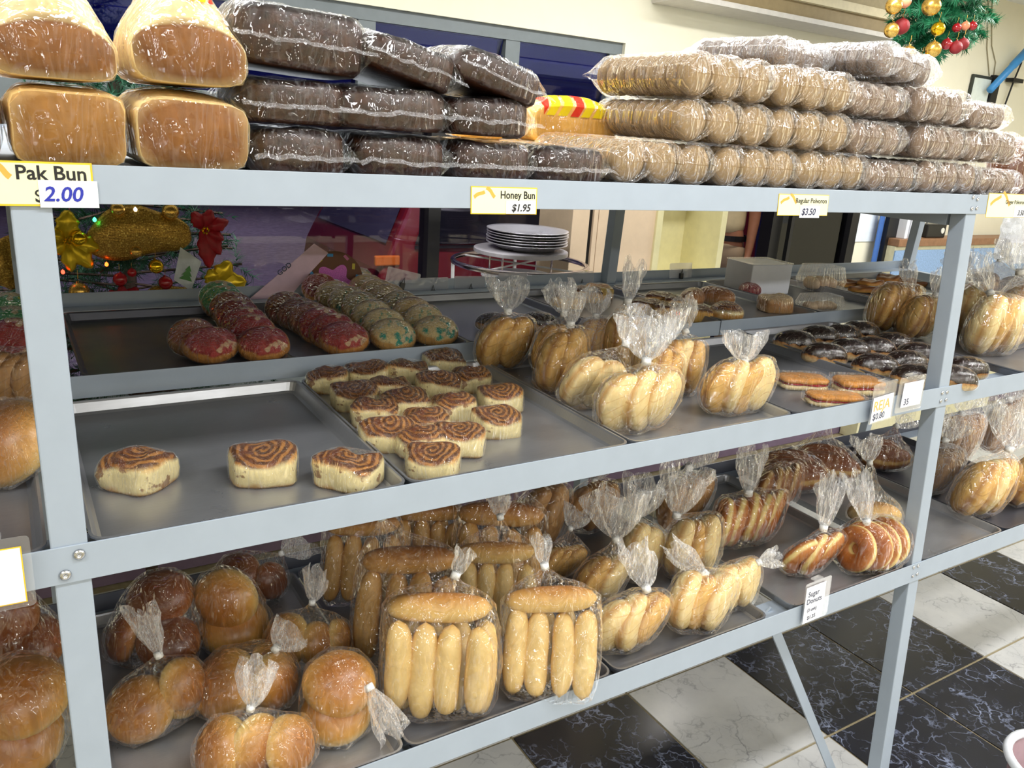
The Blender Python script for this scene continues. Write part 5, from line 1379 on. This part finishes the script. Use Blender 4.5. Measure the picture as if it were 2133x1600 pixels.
obj('lettering', text_mesh('GOD', .022, 0, .0004), GREYI, t, c0 - Q[4], (R(90), R(-38), 0))

# hoop stand with a stack of silver plates
SY = 1.675
C = PY(1083, 548, SY); zr = C.z; hr = 140*mpp(C); cx_ = C.x
t = thing('hoop_stand', 'round metal hoop stand with a raised grey disc by the window', 'stand', (cx_, SY, 0))
CHR = m_metal('chrome_wire', (206, 196, 204), .16)
b = MB(); b.tube([(hr*math.cos(2*math.pi*k/48), hr*math.sin(2*math.pi*k/48), zr) for k in range(48)], .011, 8, closed=True); obj('hoop', b, CHR, t, auto=True)
zd_ = PY(1083, 527, SY).z; dr = 98*mpp(C)
b = MB(); b.lathe([(0, zd_), (dr, zd_), (dr, zd_ + .016), (0, zd_ + .016)], 40); obj('disc', b, plain('disc_grey', (188, 184, 190), .35), t, bevel=.002)
for k in range(4):
    a = k*math.pi/2 + .5
    b = MB(); b.tube([(dr*.75*math.cos(a), dr*.75*math.sin(a), zd_), (dr*.75*math.cos(a), dr*.75*math.sin(a), zr - .05)], .004, 6); obj('strut', b, CHR, t)
    b = MB(); b.tube([(hr*math.cos(a + .6), hr*math.sin(a + .6)*.97, zr), (hr*.9*math.cos(a + .6), hr*.85*math.sin(a + .6), 0)], .008, 6); obj('leg', b, plain('stand_white', (224, 224, 226), .4), t)
b = MB()
for k in range(2):
    a = k*math.pi/2 + .5; b.tube([(-hr*math.cos(a), -hr*math.sin(a), zr - .002), (hr*math.cos(a), hr*math.sin(a), zr - .002)], .004, 6)
b.lathe([(0, zr - .055), (dr*.82, zr - .055), (dr*.82, zr - .048), (0, zr - .048)], 30); obj('cross_bars', b, plain('stand_white', (224, 224, 226), .4), t)
zp = zd_ + .0165; pr_ = 85*mpp(C)
b = MB(); b.lathe([(0, 0), (pr_*.62, 0), (pr_*.70, .004), (pr_*.90, .022), (pr_, .026), (pr_, .029), (pr_*.89, .0255), (pr_*.68, .0075), (pr_*.6, .004), (0, .004)], 44)
PLT = b.mesh('silver_plate', True); PLT.materials.append(m_metal('plate_silver', (206, 204, 212), .3, metal=.55))
pxc = PY(1098, 500, SY).x
for k in range(6):
    tag(obj('silver_plate', PLT, None, None, (pxc + random.uniform(-.004, .004), SY + random.uniform(-.004, .004), zp + k*.0105)),
        'round silver plate in the stack on the hoop stand, ' + ['bottom one', 'second from the bottom', 'third from the bottom', 'fourth from the bottom', 'second from the top', 'top one'][k], 'plate', 'stack of silver plates')

# cream cabinet panels and the yellow open cubby
CBY = 1.74; CBD = WY - CBY - .003
x0 = PY(1187, 520, CBY).x; xg0 = PY(1222, 520, CBY).x; xg1 = PY(1231, 520, CBY).x; xs_ = PY(1241, 520, CBY).x; x1 = PY(1362, 520, CBY).x
t = thing('cream_cabinet', 'tall cream cabinet with a black gap behind the slanting rear post', 'cabinet', ((x0 + x1)/2, CBY, 0))
CRM = plain('cabinet_cream', (222, 198, 168), .5, 0, .03); k = (x0 + x1)/2
for nm, a, c, m_ in (('side_panel', x0, xg0, CRM), ('gap_strip', xg0, xg1, BLACK), ('door_edge', xg1, xs_ - .003, CRM), ('door', xs_, x1, CRM)):
    b = MB(); b.box(a - k, c - k, 0 if m_ is CRM else .012, CBD, .62, 1.66); obj(nm, b, m_, t, bevel=.002)
CUY = 1.727
a, c = PY(1357, 560, CUY).x, PY(1500, 560, CUY).x; fl = PY(1420, 588, CUY).z
YLW = plain('cubby_yellow', (222, 214, 166), .5, 0, .04)
t = thing('yellow_cubby', 'pale yellow open cubby cabinet beside the person', 'cabinet', ((a + c)/2, CUY, 0)); W = (c - a)/2; fw_ = .036
b = MB(); b.box(-W, -W + fw_, 0, .27, .62, 1.72); obj('side_panel', b, YLW, t, bevel=.002)
b = MB(); b.box(W - fw_, W, 0, .27, .62, 1.72); obj('side_panel', b, YLW, t, bevel=.002)
b = MB(); b.box(-W + fw_, W - fw_, .25, .27, .62, 1.72); obj('back_panel', b, YLW, t)
b = MB(); b.box(-W + fw_, W - fw_, .0, .25, fl - .04, fl); obj('shelf', b, YLW, t, bevel=.002)
b = MB(); b.box(-W + fw_, W - fw_, .0, .25, 1.68, 1.72); obj('top_panel', b, YLW, t)
b = MB(); b.box(-W + fw_, W - fw_, .002, .02, .62, fl - .045); obj('lower_door', b, YLW, t)

# person standing behind the cubby, seen from waist to hand
def skin_body(name, verts, edges, radii, m, parent, sub=2):
    me = bpy.data.meshes.new(name); me.from_pydata(verts, edges, []); me.materials.append(m)
    o = bpy.data.objects.new(name, me); COL.objects.link(o); o.parent = parent
    s = o.modifiers.new('skin', 'SKIN'); s.use_smooth_shade = True
    for i, r in enumerate(radii):
        sv = me.skin_vertices[0].data[i]; sv.radius = r if isinstance(r, tuple) else (r, r)
    me.skin_vertices[0].data[0].use_root = True
    q = o.modifiers.new('subdivision', 'SUBSURF'); q.levels = sub; q.render_levels = sub
    return o
PYY = 3.25; PC = PY(1506, 500, PYY); zb_ = PY(1540, 487, PYY).z
SK = plain('skin_tan', (172, 116, 84), .5, 0, .06, 30)
per = thing('person', 'person in a cream shirt, black belt and khaki trousers by the glass door', 'person', (PC.x, PYY, 0), (0, 0, R(-52)))
k = zb_/1.02                                                      # belt height over a standing figure
V = [(0, 0, .96), (0, .0, 1.10), (0, .01, 1.26), (0, 0, 1.40), (0, .0, 1.47), (0, -.02, 1.54), (0, -.02, 1.66), (0, -.02, 1.72),
     (.10, 0, .90), (.105, .0, .50), (.105, .02, .09), (.11, -.10, .04), (-.10, 0, .90), (-.105, .0, .50), (-.105, .02, .09), (-.11, -.10, .04),
     (.17, 0, 1.41), (.205, .0, 1.15), (.20, -.06, .92), (-.17, 0, 1.41), (-.205, .0, 1.15), (-.2, -.04, .92),
     (.198, -.085, .86), (-.2, -.06, .85)]
Ed = [(0, 1), (1, 2), (2, 3), (3, 4), (4, 5), (5, 6), (6, 7), (0, 8), (8, 9), (9, 10), (10, 11), (0, 12), (12, 13), (13, 14), (14, 15), (3, 16), (16, 17), (17, 18), (3, 19), (19, 20), (20, 21), (18, 22), (21, 23)]
Rr = [(.14, .10), (.13, .095), (.14, .10), (.12, .085), .055, .055, .085, .07, .085, .058, .042, .04, .085, .058, .042, .04, .06, .046, .030, .06, .046, .030, (.036, .018), (.036, .018)]
V = [(x, y, z*k) for x, y, z in V]
# fingers
for s, w_ in ((1, 22), (-1, 23)):
    hx, hy, hz = V[w_]
    for f, (dx, l) in enumerate(((-.024, .062), (-.009, .075), (.007, .07), (.021, .055))):
        i = len(V); V.append((hx + dx*.5, hy - .012, hz - .035*k)); V.append((hx + dx, hy - .03, hz - .035*k - l*.55)); V.append((hx + dx, hy - .03 + .018, hz - .035*k - l))
        Ed += [(w_, i), (i, i + 1), (i + 1, i + 2)]; Rr += [.010, .0085, .007]
    i = len(V); V.append((hx + s*-.03, hy - .03, hz - .005)); V.append((hx + s*-.036, hy - .05, hz - .04)); Ed += [(w_, i), (i, i + 1)]; Rr += [.011, .009]
skin_body('body', V, Ed, Rr, SK, per)
SH = [(0, 0, 1.0), (0, 0, 1.12), (0, .01, 1.26), (0, 0, 1.40), (0, 0, 1.455), (.17, 0, 1.41), (.215, 0, 1.2), (-.17, 0, 1.41), (-.215, 0, 1.2)]
skin_body('shirt', [(x, y, z*k) for x, y, z in SH], [(0, 1), (1, 2), (2, 3), (3, 4), (3, 5), (5, 6), (3, 7), (7, 8)], [(.165, .125), (.155, .118), (.16, .12), (.14, .105), .065, .078, .062, .078, .062], plain('shirt_cream', (226, 208, 160), .8, 0, .06, 20, .2), per)
TR = [(0, 0, 1.0), (0, 0, .93), (.095, 0, .86), (.105, 0, .5), (.105, .02, .1), (-.095, 0, .86), (-.105, 0, .5), (-.105, .02, .1)]
skin_body('trousers', [(x, y, z*k) for x, y, z in TR], [(0, 1), (1, 2), (2, 3), (3, 4), (1, 5), (5, 6), (6, 7)], [(.158, .118), (.158, .12), .112, .08, .068, .112, .08, .068], plain('trousers_khaki', (164, 142, 112), .85, 0, .06, 20, .2), per)
b = MB(); n = 32
b.grid(lambda u, v: Vector((.163*math.cos(2*math.pi*u), .124*math.sin(2*math.pi*u), (.985 + .036*v)*k)), n, 3, cu=True)
o = obj('belt', b, BLACK, per); m_ = o.modifiers.new('thickness', 'SOLIDIFY'); m_.thickness = .006; m_.offset = 1
b = MB(); b.lathe([(0, -.10), (.055, -.085), (.088, -.03), (.096, .02), (.085, .07), (.05, .105), (0, .115)], 20, Matrix.Translation((0, .0, 1.655*k))); obj('hair', b, plain('hair_dark', (30, 24, 22), .7), per, auto=True)
for s in (-1, 1):
    b = MB(); b.box(s*.11 - .045, s*.11 + .045, -.19, .07, 0, .07); obj('shoe', b, BLACK, per, bevel=.02)

# cake box, clear containers
CLR = m_film('clear_container', .05, 1.6, 40, .5, streak=.10)
P = PZ(1598, 612, FK); s = mpp(P)
t = thing('cake_box', 'white cake box with a clear lid on the back tray', 'box', (P.x, P.y + .06, FK), (0, 0, R(-6)))
b = MB(); b.box(-.10, .10, -.075, .075, 0, .115); obj('carton', b, CARDW, t, bevel=.004)
b = MB(); b.box(-.102, .102, -.077, .077, .1155, .121); obj('lid', b, CLR, t, bevel=.002)
def clam(label, u, v, W, D, H, rz):
    P = PZ(u, v, FK); t = thing('clear_container', label, 'container', P, (0, 0, R(rz)), 'clear hinged cake containers')
    b = MB(); n = 40
    for nm, z0, z1, k0, k1 in (('container_base', 0, H*.42, .86, 1.0), ('container_lid', H*.43, H, 1.0, .84)):
        b = MB()
        def fn(u_, v_):
            th = 2*math.pi*u_; c, s_ = math.cos(th), math.sin(th); e = 6; q = 1/((abs(c)**e + abs(s_)**e)**(1/e))
            seq = [(0, 0)] + [(1, x) for x in (0, .3, .7, 1)] if nm.endswith('base') else [(1, x) for x in (0, .3, .7, 1)] + [(0, 1)]
            r, h = seq[int(round(v_*4))]; kk = (k0 + (k1 - k0)*h)*r*(1 + .012*math.cos(40*th))
            return Vector((W/2*q*c*kk, D/2*q*s_*kk, z0 + (z1 - z0)*h + .0008))
        b.grid(fn, 80, 5, cu=True); obj(nm, b, CLR, t)
    for i in range(3):
        b = MB(); obj('cake_piece', blob('cake_piece', W*.14, D*.3, H*.26, .9, 14, 8, .7, .004, i), plain('cake_cream', (226, 196, 158), .7, 0, .1, 40, .3), t, ((i - 1)*W*.27, 0, H*.3))
clam('clear ribbed container of cream cakes beside the white cake box', 1706, 604, .17, .14, .10, -8)
clam('flat clear container in front of the ribbed one on the back tray', 1706, 646, .17, .10, .055, -8)

# right end of the back shelf: big hazy bread bag and white plastic bundle
its = [('brown_bread', RID, DONUTD, (.09*(k % 4) - .13, .05*(k//4), .03*(k % 2)), (0, 10*(k % 3), 60 + 9*k), 1.3) for k in range(8)]
bag('large_bread_bag', 'large hazy bag of brown bread at the back right of the far post', 'bag', 2085, 640, FK, 190, its, (.0, .02, .19), ((.1, 0, 1), .03, .12), None, m_film('polythene_fog', .30, 1.6, 24, .8, streak=.2))
P = PY(2108, 540, 1.22)
t = thing('plastic_bundle', 'crumpled white plastic bag bundle behind the large hazy bread bag', 'plastic bag', (P.x, 1.22, FK))
pts = [Vector((random.uniform(-.12, .12), random.uniform(-.06, .06), random.uniform(.02, .36))) for _ in range(60)]
obj('plastic_sheet', hull_mesh('sheet', pts, None, None, .006, 77, .012, 22, .001, .03), m_film('white_plastic', .55, 1.4, 16, 1.0, streak=.3), t)

# ================================================================== RIGHT PART OF THE BACK WALL
YW = WY - .012
def wall_quad(name, label, cat, u0, u1, vt, vb, m, y=YW, th=.01, bevel=0, parts=None):
    a, c = PY(u0, (vt + vb)/2, y), PY(u1, (vt + vb)/2, y); z1_, z0_ = PY((u0 + u1)/2, vt, y).z, PY((u0 + u1)/2, vb, y).z
    b = MB(); b.box(-(c.x - a.x)/2, (c.x - a.x)/2, -th/2, th/2, 0, z1_ - z0_)
    return tag(obj(name, b, m, None, ((a.x + c.x)/2, y, z0_), bevel=bevel), label, cat), c.x - a.x, z1_ - z0_
wall_quad('paper_notice', 'white paper notice taped beside the glass door', 'notice', 1787, 1826, 440, 503, plain('notice_white', (226, 236, 244), .6), WY - .006, .002)
wall_quad('black_panel', 'narrow black upright panel right of the paper notice', 'panel', 1836, 1868, 440, 600, BLACK, 1.93, .03)
wall_quad('blue_strip', 'thin blue strip beside the black upright panel', 'strip', 1824, 1834, 430, 570, plain('strip_blue', (70, 110, 180), .5), 1.95, .006)
# counter with wooden ledge
YC = 1.86; a, c = PY(1868, 500, YC).x, PY(2140, 520, YC).x; zl = PY(1930, 497, YC).z
t = thing('service_counter', 'cream counter with a brown wooden ledge and blue speckled front', 'counter', ((a + c)/2, YC, 0)); W = (c - a)/2
b = MB(); b.box(-W, W, -.02, .12, zl - .045, zl); obj('wooden_ledge', b, plain('ledge_brown', (142, 104, 74), .5, 0, .15, 30), t, bevel=.003)
b = MB(); b.box(-W, W, .0, .12, 0, zl - .046); obj('counter_body', b, plain('counter_cream', (226, 220, 184), .6), t)
zbp = PY(1935, 520, YC).z
b = MB(); b.box(-W, W, -.008, -.0005, zbp - .5, zbp); obj('blue_panel', b, plain('panel_blue', (138, 168, 206), .5, 0, .2, 120), t)
P = PY(1942, 496, YC + .04)
t = thing('radio', 'small black radio on the wooden ledge', 'radio', (P.x, YC + .05, zl + .0005))
b = MB(); b.box(-.10, .10, -.03, .03, 0, .085); obj('case', b, BLACK, t, bevel=.006)
b = MB(); b.tube([(-.08, 0, .085), (-.07, 0, .115), (.07, 0, .115), (.08, 0, .085)], .005, 6); obj('handle', b, plain('radio_grey', (90, 92, 96), .4), t)
b = MB(); b.lathe([(0, 0), (.018, 0), (.018, .004), (0, .004)], 16, Matrix.Translation((.06, -.03, .045)) @ Matrix.Rotation(R(90), 4, 'X')); obj('dial', b, plain('dial_white', (220, 220, 210), .4), t)
for k in range(3):
    b = MB(); b.box(-.014, .014, -.03, .03, 0, .17)
    P = PY(1880 + 9*k, 480, YC + .03)
    tag(obj('white_folder', b, CARDW, None, (P.x, YC + .03, zl + .0005), bevel=.002), 'white folder standing on the ledge, ' + ['nearest the black panel', 'middle of three', 'nearest the rear post'][k], 'folder', 'white folders on the ledge')
# framed notice with a black bracket, wires, blue tube
q, W, H = wall_quad('framed_notice', 'small white framed notice on the cream wall at the right', 'frame', 2018, 2060, 156, 232, plain('frame_dark', (52, 56, 50), .5))
b = MB(); b.box(-W/2 + .018, W/2 - .018, -.0075, -.0055, .018, H - .018); obj('notice_sheet', b, plain('notice_pale', (222, 230, 222), .5), q)
wall_quad('wall_bracket', 'black vertical bracket right of the framed notice', 'bracket', 2061, 2074, 156, 230, BLACK, WY - .02, .03)
b = MB(); p, r_ = PY(2062, 188, 1.93), PY(2140, 105, 1.93)
b.tube([p, p.lerp(r_, .6), p.lerp(r_, .62), r_], [.022, .022, .026, .026], 12)
tag(obj('blue_tube', b, plain('tube_blue', (62, 142, 206), .4), None, auto=True), 'blue slanting tube on the wall at the right picture edge', 'tube')
b = MB()
pts = [PY(u, v, WY - .006) for u, v in ((2060, -60), (2058, 40), (2056, 100), (2061, 158))]; b.tube(pts, .003, 5)
tag(obj('wire', b, plain('wire_tan', (150, 140, 110), .6), None), 'left thin wire hanging on the wall down to the bracket', 'wire', 'wires on the wall')
b = MB()
pts = [PY(u, v, WY - .006) for u, v in ((2068, -60), (2066, 40), (2066, 95), (2074, 130), (2070, 158))]; b.tube(pts, .003, 5)
tag(obj('wire', b, plain('wire_tan', (150, 140, 110), .6), None), 'right thin wire curving down to the bracket', 'wire', 'wires on the wall')
b = MB(); pts = [PY(u, v, WY - .03) for u, v in ((2128, 130), (2112, 168), (2092, 222))]; b.tube(pts, .006, 6)
b.box(-.06, .06, -.03, .02, -.012, .012, Matrix.Translation(pts[1])); tag(obj('wall_hanger', b, BLACK, None), 'black hanger rod on the wall under the blue tube', 'hanger')
# roller shutter housing over the door
YS = 1.78; p, r_ = PY(1462, 4, YS), PY(1905, 80, YS)
t = thing('shutter_housing', 'tan and cream shutter housing high over the glass door', 'housing', ((p.x + r_.x)/2, YS, p.z)); W = (r_.x - p.x)/2 + .1
b = MB(); b.box(-W, W, 0, WY - YS - .004, 0, .022); obj('bottom_lip', b, plain('lip_pale', (206, 200, 190), .5), t)
b = MB(); b.box(-W, W, .02, WY - YS - .004, .0225, .085); obj('tan_band', b, plain('band_tan', (150, 132, 96), .6, 0, .08), t)
b = MB(); b.box(-W, W, -.01, WY - YS - .004, .0855, .125); obj('cream_lip', b, plain('lip_cream', (222, 208, 170), .5), t)
b = MB(); b.box(-W, W, .02, WY - YS - .004, .1255, .30); obj('upper_band', b, plain('band_tan2', (178, 164, 128), .6, 0, .08), t)

# hanging garland with ornaments
GY = 1.25; C = PY(1962, 20, GY)
t = thing('hanging_garland', 'green hanging Christmas garland at the upper right', 'garland', C)
rn = random.Random(9); b = MB(); ax = [Vector((.0, 0, .30))]
for k in range(240):
    a = rn.uniform(0, 6.283); rad = rn.uniform(.02, .20); z = rn.uniform(-.14, .30)
    f = 1 - .55*max(0, (-z)/.14)
    p = Vector((rad*f*math.cos(a), rad*f*math.sin(a)*.8, z)); d = Vector((math.cos(a), math.sin(a), rn.uniform(-.9, .1))).normalized()*.09
    needles(b, p, p + d, 90, .045, .0030, rn)
o = obj('foliage', b, NEEDL, t); o['kind'] = 'stuff'
b = MB(); b.tube([(0, 0, -.1), (0, 0, CEIL - C.z - .002)], .006, 6); obj('hanging_cord', b, WOOD, t)
GO = 'ornaments on the hanging garland'
gl = ((1862, 12, 17, BALLG, 'gold ball at the upper left of the garland'), (1885, 3, 13, BALLP, 'striped red and peach ball at the top of the garland'), (1940, 13, 19, BALLG, 'largest gold ball in the middle of the garland'), (1878, 55, 16, BALLM, 'matt red ball at the left of the garland'), (1857, 63, 15, BALLG, 'dull gold ball behind the matt red one'),
      (1954, 60, 14, BALLY, 'shiny yellow gold ball in the middle of the garland'), (1993, 58, 9, BALLR, 'small bright red ball right of the shiny gold one'), (2011, 54, 9, BALLP, 'small peach striped ball at the right of the garland'), (2026, 54, 9, BALLR, 'rightmost small red ball of the garland'), (1892, 111, 15, BALLG, 'lowest pale gold ball at the left of the garland'),
      (1944, 103, 16, BALLG, 'gold ball hanging low in the middle of the garland'), (1972, 92, 11, BALLR, 'red ball beside the low gold one'), (1991, 99, 13, BALLM, 'glittery red ball low at the right of the garland'), (2006, 92, 12, BALLM, 'glittery red ball behind the low right one'), (1919, 127, 12, BALLY, 'lowest yellow ball touching the top polvoron pack'))
for u, v, rp, m, lb in gl:
    P = PY(u, v, GY - .16 + random.uniform(-.02, .02)); ornament(lb, P, rp*mpp(P), m, GO)

# grey tent card on the inner rail of the bottom shelf
Q = [PY(u, v, .60) for u, v in ((1383, 1012), (1440, 963), (1482, 998))]
b = MB(); b.add(Q + [p + Vector((0, .012, 0)) for p in Q], [(0, 1, 2), (5, 4, 3), (0, 3, 4, 1), (1, 4, 5, 2), (2, 5, 3, 0)])
tag(obj('tent_card', b, plain('tent_grey', (104, 110, 112), .5), None), 'dark grey triangular card standing at the back of the bottom shelf', 'card')

# bin at the lower right of the floor
P = PZ(2222, 1600, .28)
t = thing('floor_bin', 'mauve bin with a white rim at the lower right picture corner', 'bin', (P.x, P.y, 0))
b = MB(); b.lathe([(0, 0), (.10, 0), (.13, .27), (.126, .27), (.097, .006), (0, .006)], 32); obj('bin_body', b, plain('bin_mauve', (150, 122, 128), .5), t, auto=True)
b = MB(); b.tube([(.135*math.cos(2*math.pi*k/40), .135*math.sin(2*math.pi*k/40), .275) for k in range(40)], .012, 8, closed=True); obj('rim', b, plain('bin_white', (226, 230, 236), .4), t, auto=True)
